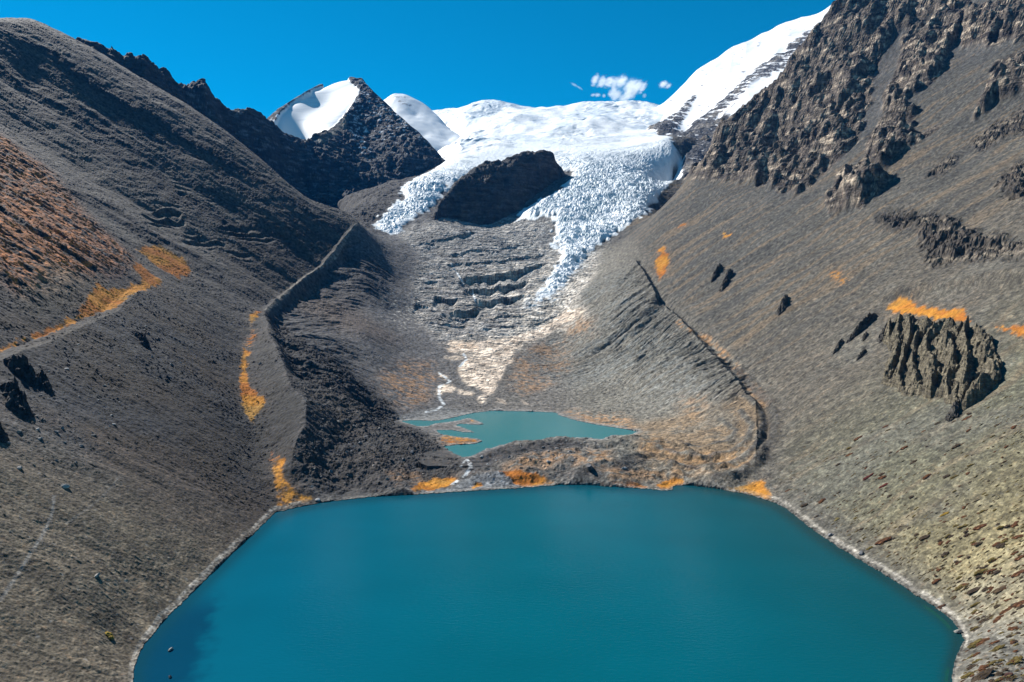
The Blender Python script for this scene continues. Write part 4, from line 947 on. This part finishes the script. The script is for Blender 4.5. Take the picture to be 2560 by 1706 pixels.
ph = (ci+wv)/12.5+1.0*_perlin(ci/31, ai/90, 308); fr = ph-np.floor(ph); bl = np.take(np.random.RandomState(3).rand(64)*.7+.55, np.floor(ph).astype(int) % 64)
saw = np.where(fr < .38, fr/.38, 1-((fr-.38)/.62)**.8)
ph2 = (ci+wv*1.4+2)/4.3; fr2 = ph2-np.floor(ph2); saw2 = np.where(fr2 < .4, fr2/.4, (1-fr2)/.6)
brk = np.clip(.8+.75*_perlin(ai/21, ci/9+4, 309), .15, 1.25)
hh = 2.5+bl*10.0*saw*brk+1.6*saw2*(.4+saw)+2.4*_blocks(ai/11, ci/5, 303)+1.3*_blocks(ai/5, ci/2.2, 304)
zc_ = G.Z.copy(); zc_[q_] = G.Z[q_]-.6+hh*sstep(.25, .8, rcs[q_])*sstep(.1, .5, rcm[q_])
ccol = np.zeros(G.X.shape+(3,), F32); ccol[q_] = np.array((.105,.090,.062), F32)*(.9+.5*_perlin(ai/9, ci/1.6, 305)+.3*_perlin(ai/2.5, ci/2.5, 306))[:, None]
np.clip(ccol, .012, .5, out=ccol)
o = emit(G, np.stack([G.X, G.YY, zc_], -1), ccol, faces((rcm > .02).astype(F32)), 'rock_crag', M_CRAG); tag(o, 'big ribbed rock crag of upright fins below the orange grass shelf, on the sunlit scree', 'rock crag')
OUT = [((2222,813),(2200,856),6,4.1,'small dark rock just uphill of the ribbed crag'),((2188,792),(2120,855),8,5.7,'long dark notched outcrop on the scree, upslope from the ribbed crag'),((2106,855),(2084,885),4.5,3.2,'short dark rock below the notched outcrop on the sunlit scree'),
       ((2166,835),(2158,853),3.2,2.7,'smallest dark stub of rock below the notched outcrop'),((2164,878),(2142,902),3.4,3.0,'narrow dark rock lying alone on the scree between the shelf and the lake'),((2398,1012),(2374,1052),6,4.9,'pointed dark rock at the foot of the ribbed crag'),
       ((1966,745),(1948,788),9,6.8,'lone black boulder crag high on the open sunlit scree'),((1802,668),(1779,706),10,6.8,'slim black rock pinnacle, upper one of a pair on the open scree'),((1826,683),(1803,728),11,8.1,'broader black rock pinnacle, lower one of a pair on the open scree')]
for k, (a, b, h, wd, lab) in enumerate(OUT):
    me, o_ = rib_mesh('rock_outcrop', ground_pt(*a), ground_pt(*b), h, wd, 40+k, (.060,.055,.048)); o = add('rock_outcrop', me); o.location = o_; tag(o, lab, 'rock outcrop')
OUTL = [((345,842),(372,874),7,5.0,'small black rock step alone in the middle of the shaded scree'),((30,905),(84,962),9,8.0,'largest black outcrop directly under the grassy shelf at the edge of the shaded scree'),((24,968),(62,1046),8,7.0,'black outcrop below the largest one on the shaded scree'),((100,944),(124,984),6,4.5,'slim black outcrop beside the larger ones under the grassy shelf'),((-20,1070),(8,1106),6,5.0,'black outcrop cut off by the edge of the picture on the shaded scree')]
for k, (a, b, h, wd, lab) in enumerate(OUTL):
    me, o_ = rib_mesh('rock_outcrop', ground_pt(*a), ground_pt(*b), h, wd, 60+k, (.030,.030,.032)); o = add('rock_outcrop', me); o.location = o_; tag(o, lab, 'rock outcrop')
# pinnacles along the jagged ridge
def place(o, p, rz=0, sc=1, sink=0):
    o.location = (p[0], p[1], p[2]-sink); o.rotation_euler = (0, 0, rz); o.scale = (sc, sc, sc) if np.isscalar(sc) else sc
PIN = [(238,112,1800,(13,10,17),'rounded rock knob at the top end of the jagged dark ridge'),(283,138,1840,(6,6,17),'thin spike of rock on the ridge beside the rounded knob'),(299,148,1860,(8,7,15),'second pointed spike on the ridge, just below the thin one'),(362,163,1925,(15,12,18),'square dark tower on the ridge above the notch'),(384,180,1955,(8,8,13),'small tooth between two towers of the dark ridge'),(410,184,1990,(17,13,16),'wide blocky tower on the middle of the dark ridge'),(507,214,2095,(19,15,15),'flat topped bastion where the ridge drops towards the snow peak'),(543,254,2150,(11,10,15),'lower shoulder block on the dark ridge beside the snow peak')]
def d1z(u, v, Y):
    s, e = bearing(u, v); j = int(np.interp(s, D1.s, np.arange(D1.ns))); i = int(np.interp(Y, D1.Y, np.arange(D1.ny)))
    col_ = D1.E[max(0, i-25):i+25, j]; k = max(0, i-25)+int(np.argmax(col_)); return np.array([D1.X[k, j], D1.YY[k, j], D1.Z[k, j]])
for k, (u, v, Y, sz, lab) in enumerate(PIN):
    me = stone_mesh('rock_pinnacle', 300+k, sz, (.05,.05,.055), M_FAR, IC3); o = add('rock_pinnacle', me)
    s, e = bearing(u, v); p = d1z(u, v, Y); zz = H+float(e)*p[1]-sz[2]*.35
    place(o, (p[0], p[1], min(max(zz, p[2]-sz[2]*.6), p[2]+sz[2]*.3))); tag(o, lab, 'rock pinnacle')
# boulders
BM = [stone_mesh('boulder', 320+k, (1, .85, .7), c, M_ROCK, IC2) for k, c in enumerate([(.20,.20,.20), (.11,.11,.115), (.26,.245,.22), (.16,.15,.14)])]
SPEC = [(159,1217,2.2,2,'long pale slab of rock lying on the lower shaded scree'),(243,1440,1.5,2,'lone pale rock halfway up the scree above the near shore'),(48,1172,1.8,0,'grey boulder among stones near the faint path on the shaded scree'),(427,1624,1.1,2,'pale rock breaking the water surface off the near shore'),(425,1693,.8,1,'small dark rock in the shallows beside the near shore'),(794,1252,2.4,0,'boulder on the tip of the orange grass point where the moraine meets the lake'),(2396,1580,1.6,2,'pale rock in the dark shallows at the bend of the sunlit shore'),(1560,1173,3.4,0,'round grey boulder in the grass of the foreland by the big lake'),(1473,1172,5.0,1,'dark mound like boulder in the hollow between the two lakes'),(2077,1339,1.8,1,'dark boulder at the shore path beside the gravel chute'),(2153,1384,2.0,1,'tall dark boulder above the sunlit shore, next to the orange tuft'),(650,910,2.6,1,'boulder at the top of the rubble slope beside the orange gully'),(484,820,1.6,2,'pale stone near the top of the shaded scree')]
for u, v, sz, k, lab in SPEC:
    o = bpy.data.objects.new('boulder', BM[k]); COL.objects.link(o); p = ground_pt(u, v)
    if lakeM[int(G.drop(u, v)[1]), int(G.drop(u, v)[0])] > .5:
        s, e = bearing(u, v); Yw = yz(u, v, .3); p = np.array([s*Yw, Yw, .25])
    place(o, p, rng.rand()*6, (sz*1.3, sz, sz), -sz*.15); tag(o, lab, 'boulder')
def scatter(poly, n, szr, name, meshes, lab, cat, group, px=1.0, sink=.1, zs=1.0, along=None):
    P = np.array(poly, float); out = 0; tries = 0
    from itertools import count
    while out < n and tries < n*30:
        tries += 1
        u = rng.uniform(P[:, 0].min(), P[:, 0].max()); v = rng.uniform(P[:, 1].min(), P[:, 1].max())
        ins = False
        for (x1, y1), (x2, y2) in zip(P, np.roll(P, -1, axis=0)):
            if (y1 > v) != (y2 > v) and u < (x2-x1)*(v-y1)/(y2-y1)+x1: ins = not ins
        if not ins: continue
        j, i, Yd, s_ = G.drop(u, v)
        if lakeW[int(i), int(j)] > .02 or pondW[int(i), int(j)] > .02: continue
        sz = szr[0]*(szr[1]/szr[0])**(rng.rand()**2.2)
        o = bpy.data.objects.new(name, meshes[rng.randint(len(meshes))]); COL.objects.link(o)
        if along is None: place(o, ground_pt(u, v), rng.rand()*6.28, (sz*rng.uniform(.8, 1.3), sz*rng.uniform(.8, 1.2), sz*zs*rng.uniform(.7, 1.1)), -sz*sink)
        else:
            el = rng.uniform(*along); place(o, ground_pt(u, v), 0, (sz*el, sz, sz*zs)); o.rotation_euler = (0, math.radians(-31), rng.uniform(-.15, .15))
        tag(o, lab, cat, group); out += 1
scatter([(20,960),(250,810),(460,780),(480,900),(330,1080),(150,1180),(20,1150)], 110, (.7, 2.4), 'boulder', BM[:2]+BM[3:], 'angular grey boulder scattered on the shaded scree below the grassy shelf', 'boulder', 'boulders on the shaded scree', sink=-.1)
scatter([(660,790),(705,900),(760,1000),(740,1100),(730,1190),(800,1240),(930,1232),(1080,1180),(1140,1140),(960,1050),(840,930),(720,830)], 90, (1.0, 3.0), 'boulder', BM[1:2]+BM[3:], 'dark angular boulder in the rubble of the moraine below the footpath crest', 'boulder', 'boulders on the dark moraine', sink=-.1)
scatter([(1160,1145),(1240,1118),(1400,1100),(1500,1095),(1480,1150),(1300,1160),(1220,1180),(1160,1185)], 55, (1.0, 2.8), 'boulder', BM[:2], 'dark boulder in the rocky bank between the two lakes', 'boulder', 'boulders between the lakes', sink=-.1)
# low shrubs on the sunlit scree
def shrub_mesh(seed, c):
    v0, f0 = IC2; vs_, fs_, cs_ = [], [], []; rs = np.random.RandomState(seed); n = 0
    for k in range(6):
        r = .35+.35*rs.rand(); ctr = np.array([rs.uniform(-.75, .75), rs.uniform(-.5, .5), .12+.2*rs.rand()])
        v = v0*(1+.45*n3(v0, 2.6, seed+k)[:, None])*r*np.array([1, 1, .75])+ctr
        vs_.append(v); fs_.append(f0+n); n += len(v)
        cs_.append(np.array(c, F32)[None]*(1+.55*n3(v0, 3.3, seed+k+9))[:, None]*(.75+.5*rs.rand()))
    return mesh_from('shrub', np.concatenate(vs_).astype(F32), np.concatenate(fs_), np.clip(np.concatenate(cs_), .005, .6), M_GRASS)
SH = {'rust': [shrub_mesh(400+k, (.075,.036,.019)) for k in range(2)], 'olive': [shrub_mesh(410+k, (.065,.050,.018)) for k in range(2)], 'dark': [shrub_mesh(420+k, (.036,.027,.019)) for k in range(2)]}
SL = [(2190,1060),(2560,1000),(2560,1706),(2420,1706),(2425,1600),(2300,1480),(2120,1370),(1990,1280),(1950,1235),(2000,1180)]
SL2 = [(2300,1350),(2560,1280),(2560,1706),(2415,1706),(2430,1600)]
for key, lab, n1, n2 in [('dark','dark brown cushion shrub on the pale scree above the sunlit shore', 75, 40),('rust','rusty brown cushion shrub on the pale scree above the sunlit shore', 60, 38),('olive','olive green cushion shrub on the pale scree above the sunlit shore', 45, 26)]:
    scatter(SL, n1, (.6, 1.9), 'shrub', SH[key], lab, 'shrub', key+' shrubs on the sunlit scree', zs=.7, along=(1.0, 2.6))
    scatter(SL2, n2, (.55, 1.6), 'shrub', SH[key], lab, 'shrub', key+' shrubs on the sunlit scree', zs=.7, along=(1.2, 3.4))
ONE = [(2171,1193,4.6,1.3,'rust',(.06,.018,.015),'long dark red shrub patch on the scree, larger of the two red ones'),(2212,1212,3.6,1.2,'rust',(.065,.02,.016),'dark red shrub patch just downhill of the larger red one'),(2362,1286,2.4,1.3,'olive',(.14,.09,.018),'yellow shrub on the pale scree above the middle of the shore'),(274,1590,1.9,1.7,'olive',(.19,.13,.03),'yellow orange bush standing alone on the shaded scree by the near shore'),(2092,1300,1.8,1.5,'olive',(.11,.09,.04),'round tan shrub just above the shore path'),(2350,1520,2.6,1.2,'dark',(.05,.028,.018),'long brown shrub strip touching the shore path near the bend'),(2524,1690,3.4,1.5,'dark',(.042,.023,.02),'wide purple brown shrub at the bottom corner of the sunlit scree'),(2495,1478,5.0,1.4,'dark',(.05,.035,.022),'longest brown shrub strip on the lower sunlit scree')]
for k, (u, v, ln, wd, key, c, lab) in enumerate(ONE):
    o = add('shrub', shrub_mesh(440+k, c)); place(o, ground_pt(u, v), 0, (ln, wd, wd*.7)); o.rotation_euler = (0, math.radians(-31 if u > 1000 else 31), .05); tag(o, lab, 'shrub')
# uncountable tufts
tv, tf, tc = [], [], []; nn = 0
q = np.random.RandomState(5); P = np.array(SL, float)
poly2 = mathutils.geometry
for _ in range(7200):
    u = q.uniform(1900, 2840); v = q.uniform(980, 1706)
    if u < 1940+max(0, (v-1240))*1.02-max(0, v-1560)*.9: continue
    if q.rand() > .30+.7*min(1, max(0, (v-1050)/500)): continue
    j, i, Yd, s_ = G.drop(u, v)
    if lakeW[int(i), int(j)] > .01 or d3[int(i), int(j)] < 6 and Yd > 500: continue
    x_, y_ = s_*Yd, Yd
    if noise(np.array([x_/30]), np.array([y_/7]), 210)[0] < -.15 and q.rand() < .7: continue
    z_ = G.ground(x_, y_); r = q.uniform(.16, .45); el = q.uniform(1, 5.5)
    cb = [(.075,.055,.025), (.07,.036,.018), (.035,.030,.019), (.11,.082,.036)][q.randint(4)]
    a = q.rand(6)*.5+.75; ang = np.arange(6)*1.047
    vx = np.cos(ang)*r*el*a; vy = np.sin(ang)*r*a
    ring_ = np.stack([x_+vx*.86, y_+vy, z_+vx*.52], 1); top_ = np.array([[x_-.2*r, y_, z_+r*.95]])
    tv.append(np.r_[ring_, top_]); tf += [[nn+t, nn+(t+1) % 6, nn+6] for t in range(6)]; tc.append(np.tile(np.array(cb)*q.uniform(.7, 1.3), (7, 1))); nn += 7
o = add('dry_tufts', mesh_from('dry_tufts', np.concatenate(tv).astype(F32), np.array(tf), np.concatenate(tc).astype(F32), M_GRASS)); tag(o, 'countless small dry tufts in streaks down the pale sunlit scree', 'dry tufts', None, 'stuff')

# ------------------------------------------------------------------ two walkers on the shore path
def person(u, v, coat, legs, lab, turn):
    import bmesh
    P = {'hip':(0,0,.92),'chest':(0,0,1.28),'neck':(0,.01,1.47),'head':(0,.03,1.62),'crown':(0,.02,1.74),'hl':(-.1,0,.88),'kl':(-.11,.07,.48),'al':(-.11,-.03,.07),'tl':(-.11,.13,.04),'hr':(.1,0,.88),'kr':(.11,.0,.48),'ar':(.11,-.12,.07),'tr':(.11,.04,.04),
         'sl':(-.19,0,1.40),'el':(-.25,-.04,1.13),'wl':(-.22,.08,.90),'sr':(.19,0,1.40),'er':(.25,.02,1.13),'wr':(.22,.14,.92)}
    R = {'hip':.15,'chest':.17,'neck':.06,'head':.10,'crown':.07,'hl':.1,'kl':.07,'al':.05,'tl':.04,'hr':.1,'kr':.07,'ar':.05,'tr':.04,'sl':.075,'el':.055,'wl':.04,'sr':.075,'er':.055,'wr':.04}
    Eg = [('hip','chest'),('chest','neck'),('neck','head'),('head','crown'),('hip','hl'),('hl','kl'),('kl','al'),('al','tl'),('hip','hr'),('hr','kr'),('kr','ar'),('ar','tr'),('chest','sl'),('sl','el'),('el','wl'),('chest','sr'),('sr','er'),('er','wr')]
    ks = list(P); me = bpy.data.meshes.new('person'); me.from_pydata([P[k] for k in ks], [(ks.index(a), ks.index(b)) for a, b in Eg], [])
    o = add('person', me); md = o.modifiers.new('skin', 'SKIN')
    for k, sv_ in zip(ks, me.skin_vertices[0].data): sv_.radius = (R[k], R[k]*.8); sv_.use_root = k == 'hip'
    o.modifiers.new('sub', 'SUBSURF').levels = 1; o.modifiers['sub'].render_levels = 1
    mt = bpy.data.materials.new('clothes'); mt.use_nodes = True; n = mt.node_tree; b = n.nodes['Principled BSDF']; b.inputs['Roughness'].default_value = .85
    tcn = n.nodes.new('ShaderNodeTexCoord'); sx = n.nodes.new('ShaderNodeSeparateXYZ'); n.links.new(tcn.outputs['Object'], sx.inputs[0]); rp = n.nodes.new('ShaderNodeValToRGB'); rp.color_ramp.interpolation = 'CONSTANT'
    rp.color_ramp.elements[0].color = (*legs, 1); rp.color_ramp.elements[1].position = .48; rp.color_ramp.elements[1].color = (*coat, 1)
    e1 = rp.color_ramp.elements.new(.80); e1.color = (.32,.19,.13,1); e2 = rp.color_ramp.elements.new(.865); e2.color = (.03,.025,.02,1)
    dv = n.nodes.new('ShaderNodeMath'); dv.operation = 'DIVIDE'; dv.inputs[1].default_value = 1.9; n.links.new(sx.outputs['Z'], dv.inputs[0]); n.links.new(dv.outputs[0], rp.inputs[0]); n.links.new(rp.outputs[0], b.inputs['Base Color'])
    me.materials.append(mt); p = ground_pt(u, v); o.location = (p[0], p[1], p[2]-.02); o.rotation_euler = (0, 0, turn); tag(o, lab, 'person')
person(2015, 1306, (.035,.035,.045), (.03,.03,.035), 'person in dark clothes walking on the shore path, nearer the water of the two', .4)
person(2020, 1309, (.025,.025,.03), (.03,.03,.03), 'person in black walking on the shore path, farther up the bank of the two', .5)

# ------------------------------------------------------------------ clouds beyond the skyline
def cloud(u, v, w_px, h_px, lobes, dens, lab, seed, Yc=9000, nscale=5.0, tilt=0):
    s, e = bearing(u, v); sx, sz = w_px/FOC*Yc/2, h_px/FOC*Yc/2
    me = mesh_from('cloud', np.array([(i_, j_, k_) for k_ in (-1, 1) for j_ in (-1, 1) for i_ in (-1, 1)], F32), np.array([(2,3,1,0),(5,7,6,4),(1,5,4,0),(6,7,3,2),(4,6,2,0),(3,7,5,1)], np.int32))
    o = add('cloud', me); o.location = (s*Yc, Yc, H+e*Yc); o.scale = (sx, min(sx, 1.6*sz), sz); o.rotation_euler = (0, tilt, 0); tag(o, lab, 'cloud')
    mt = bpy.data.materials.new('cloud'); mt.use_nodes = True; n = mt.node_tree; n.nodes.clear(); L = n.links.new
    out_ = n.nodes.new('ShaderNodeOutputMaterial'); pv = n.nodes.new('ShaderNodeVolumePrincipled'); L(pv.outputs[0], out_.inputs['Volume'])
    pv.inputs['Color'].default_value = (1, 1, 1, 1); pv.inputs['Anisotropy'].default_value = .4
    tc_ = n.nodes.new('ShaderNodeTexCoord'); no = n.nodes.new('ShaderNodeTexNoise'); no.inputs['Scale'].default_value = nscale; no.inputs['Detail'].default_value = 6; no.inputs['Roughness'].default_value = .62
    mp = n.nodes.new('ShaderNodeMapping'); mp.inputs['Location'].default_value = (seed*3.1, seed*1.7, seed); mp.inputs['Scale'].default_value = (max(1, sx/sz*.6), 1, 1)
    L(tc_.outputs['Object'], mp.inputs[0]); L(mp.outputs[0], no.inputs['Vector'])
    acc = None
    for (a, b, ra, rb) in lobes:
        m1 = n.nodes.new('ShaderNodeMapping'); m1.vector_type = 'POINT'; m1.inputs['Scale'].default_value = (1/ra, 1.15, 1/rb); m1.inputs['Location'].default_value = (-a/ra, 0, -b/rb)
        L(tc_.outputs['Object'], m1.inputs[0]); ln = n.nodes.new('ShaderNodeVectorMath'); ln.operation = 'LENGTH'; L(m1.outputs[0], ln.inputs[0])
        if acc is None: acc = ln.outputs['Value']
        else:
            mn = n.nodes.new('ShaderNodeMath'); mn.operation = 'SMOOTH_MIN'; mn.inputs[2].default_value = .15; L(acc, mn.inputs[0]); L(ln.outputs['Value'], mn.inputs[1]); acc = mn.outputs[0]
    # density rises where noise beats the distance from the lobes
    ma = n.nodes.new('ShaderNodeMath'); ma.operation = 'MULTIPLY_ADD'; ma.inputs[1].default_value = 2.0; L(no.outputs['Fac'], ma.inputs[0]); ma.inputs[2].default_value = -.05
    sb = n.nodes.new('ShaderNodeMath'); sb.operation = 'SUBTRACT'; L(ma.outputs[0], sb.inputs[0]); L(acc, sb.inputs[1])
    mr = n.nodes.new('ShaderNodeMapRange'); mr.inputs['From Min'].default_value = 0; mr.inputs['From Max'].default_value = .55; mr.inputs['To Max'].default_value = dens; L(sb.outputs[0], mr.inputs['Value']); L(mr.outputs[0], pv.inputs['Density'])
    me.materials.append(mt)
cloud(1547, 224, 138, 62, [(-.84,.72,.15,.20),(-.60,.57,.20,.22),(-.34,.57,.22,.20),(-.16,.53,.18,.18),(.09,.60,.23,.28),(.42,.23,.28,.42),(.65,.20,.23,.34),(.84,.13,.13,.18),(-.20,-.20,.18,.24),(-.08,-.46,.20,.28),(.17,-.70,.22,.24),(.42,-.28,.26,.32)], .007, 'largest white cloud, a ragged double bank above the skyline', 1)
cloud(1661, 212, 46, 27, [(-.1,.05,.50,.55),(.4,-.25,.35,.30)], .011, 'compact oval cloud beside the snow shoulder', 2)
cloud(1442, 216, 46, 10, [(-.3,0,.5,.6),(.3,0,.5,.45)], .006, 'thin slanting wisp of cloud, leftmost in the sky', 3, tilt=.52)
cloud(1490, 238, 36, 15, [(.2,0,.5,.6),(-.4,0,.4,.4)], .007, 'faint small cloud puff below the thin wisp', 4)
cloud(1510, 240, 18, 16, [(0,0,.6,.7)], .006, 'tiny faint puff between the faint cloud and the large one', 5)
cloud(1611, 240, 18, 18, [(0,0,.65,.7)], .008, 'tiny cloud puff under the end of the large cloud', 6)
print('things', time.time()-T0)

# ------------------------------------------------------------------ the air of the valley
zlo = float(min(G.Z.min(), D1.Z.min(), D2.Z.min(), D3.Z.min(), D4.Z.min()))-1; zhi = float(max(G.Z.max(), D1.Z.max(), D2.Z.max(), D4.Z.max()))+60
bx = np.array([(sx_*7000, y_, z_) for z_ in (zlo, zhi) for y_ in (-200, 5600) for sx_ in (-1, 1)], F32)
hz = mesh_from('haze', bx, np.array([(2,3,1,0),(5,7,6,4),(1,5,4,0),(6,7,3,2),(4,6,2,0),(3,7,5,1)], np.int32))
o = add('haze', hz); tag(o, 'thin blue air over the whole valley', 'haze', None, 'stuff')
mt = bpy.data.materials.new('air'); mt.use_nodes = True; n = mt.node_tree; n.nodes.clear()
pv = n.nodes.new('ShaderNodeVolumePrincipled'); oo = n.nodes.new('ShaderNodeOutputMaterial'); n.links.new(pv.outputs[0], oo.inputs['Volume'])
pv.inputs['Color'].default_value = (.03, .32, 1, 1); pv.inputs['Density'].default_value = 1.3e-5; pv.inputs['Anisotropy'].default_value = 0
hz.materials.append(mt)
# ------------------------------------------------------------------ world, sun, camera
SUN_AZ, SUN_EL = math.radians(-51), math.radians(43)     # azimuth from +Y towards +X
sd = (math.cos(SUN_EL)*math.sin(SUN_AZ), math.cos(SUN_EL)*math.cos(SUN_AZ), math.sin(SUN_EL))
scene = bpy.context.scene
w = bpy.data.worlds.new("World"); scene.world = w; w.use_nodes = True
nt = w.node_tree; nt.nodes.clear()
sky = nt.nodes.new('ShaderNodeTexSky'); sky.sky_type = 'NISHITA'; sky.sun_disc = False
sky.sun_elevation = SUN_EL; sky.sun_rotation = SUN_AZ; sky.altitude = 5000; sky.air_density = 1.0; sky.dust_density = .3; sky.ozone_density = 1.5
hs = nt.nodes.new('ShaderNodeHueSaturation'); hs.inputs['Hue'].default_value = .477; hs.inputs['Saturation'].default_value = 1.45; hs.inputs['Value'].default_value = 1.0
bg = nt.nodes.new('ShaderNodeBackground'); bg.inputs['Strength'].default_value = .076
out = nt.nodes.new('ShaderNodeOutputWorld')
nt.links.new(sky.outputs[0], hs.inputs['Color']); nt.links.new(hs.outputs[0], bg.inputs[0]); nt.links.new(bg.outputs[0], out.inputs[0])
sl = bpy.data.lights.new('sun', 'SUN'); sl.energy = 5.0; sl.angle = math.radians(.53); sl.color = (1, .955, .89)
so = bpy.data.objects.new('sun', sl); scene.collection.objects.link(so)
import mathutils
so.rotation_euler = mathutils.Vector(sd).to_track_quat('Z', 'Y').to_euler(); so.location = (-2000, 1500, 3000)
cam = bpy.data.cameras.new('camera'); co = bpy.data.objects.new('camera', cam); scene.collection.objects.link(co)
cam.sensor_fit = 'HORIZONTAL'; cam.sensor_width = 36; cam.lens = 36*FOC/2560; cam.clip_end = 60000; cam.clip_start = 1
co.location = (0, 0, H); co.rotation_euler = (math.pi/2-PITCH, 0, 0)
scene.camera = co
vs = scene.view_settings; vs.view_transform = 'Standard'; vs.look = 'None'; vs.exposure = 1.0; vs.gamma = 1; vs.use_curve_mapping = False
scene.cycles.max_bounces = 5; scene.cycles.volume_bounces = 6; scene.cycles.volume_step_rate = 1.0
print('script', time.time()-T0)
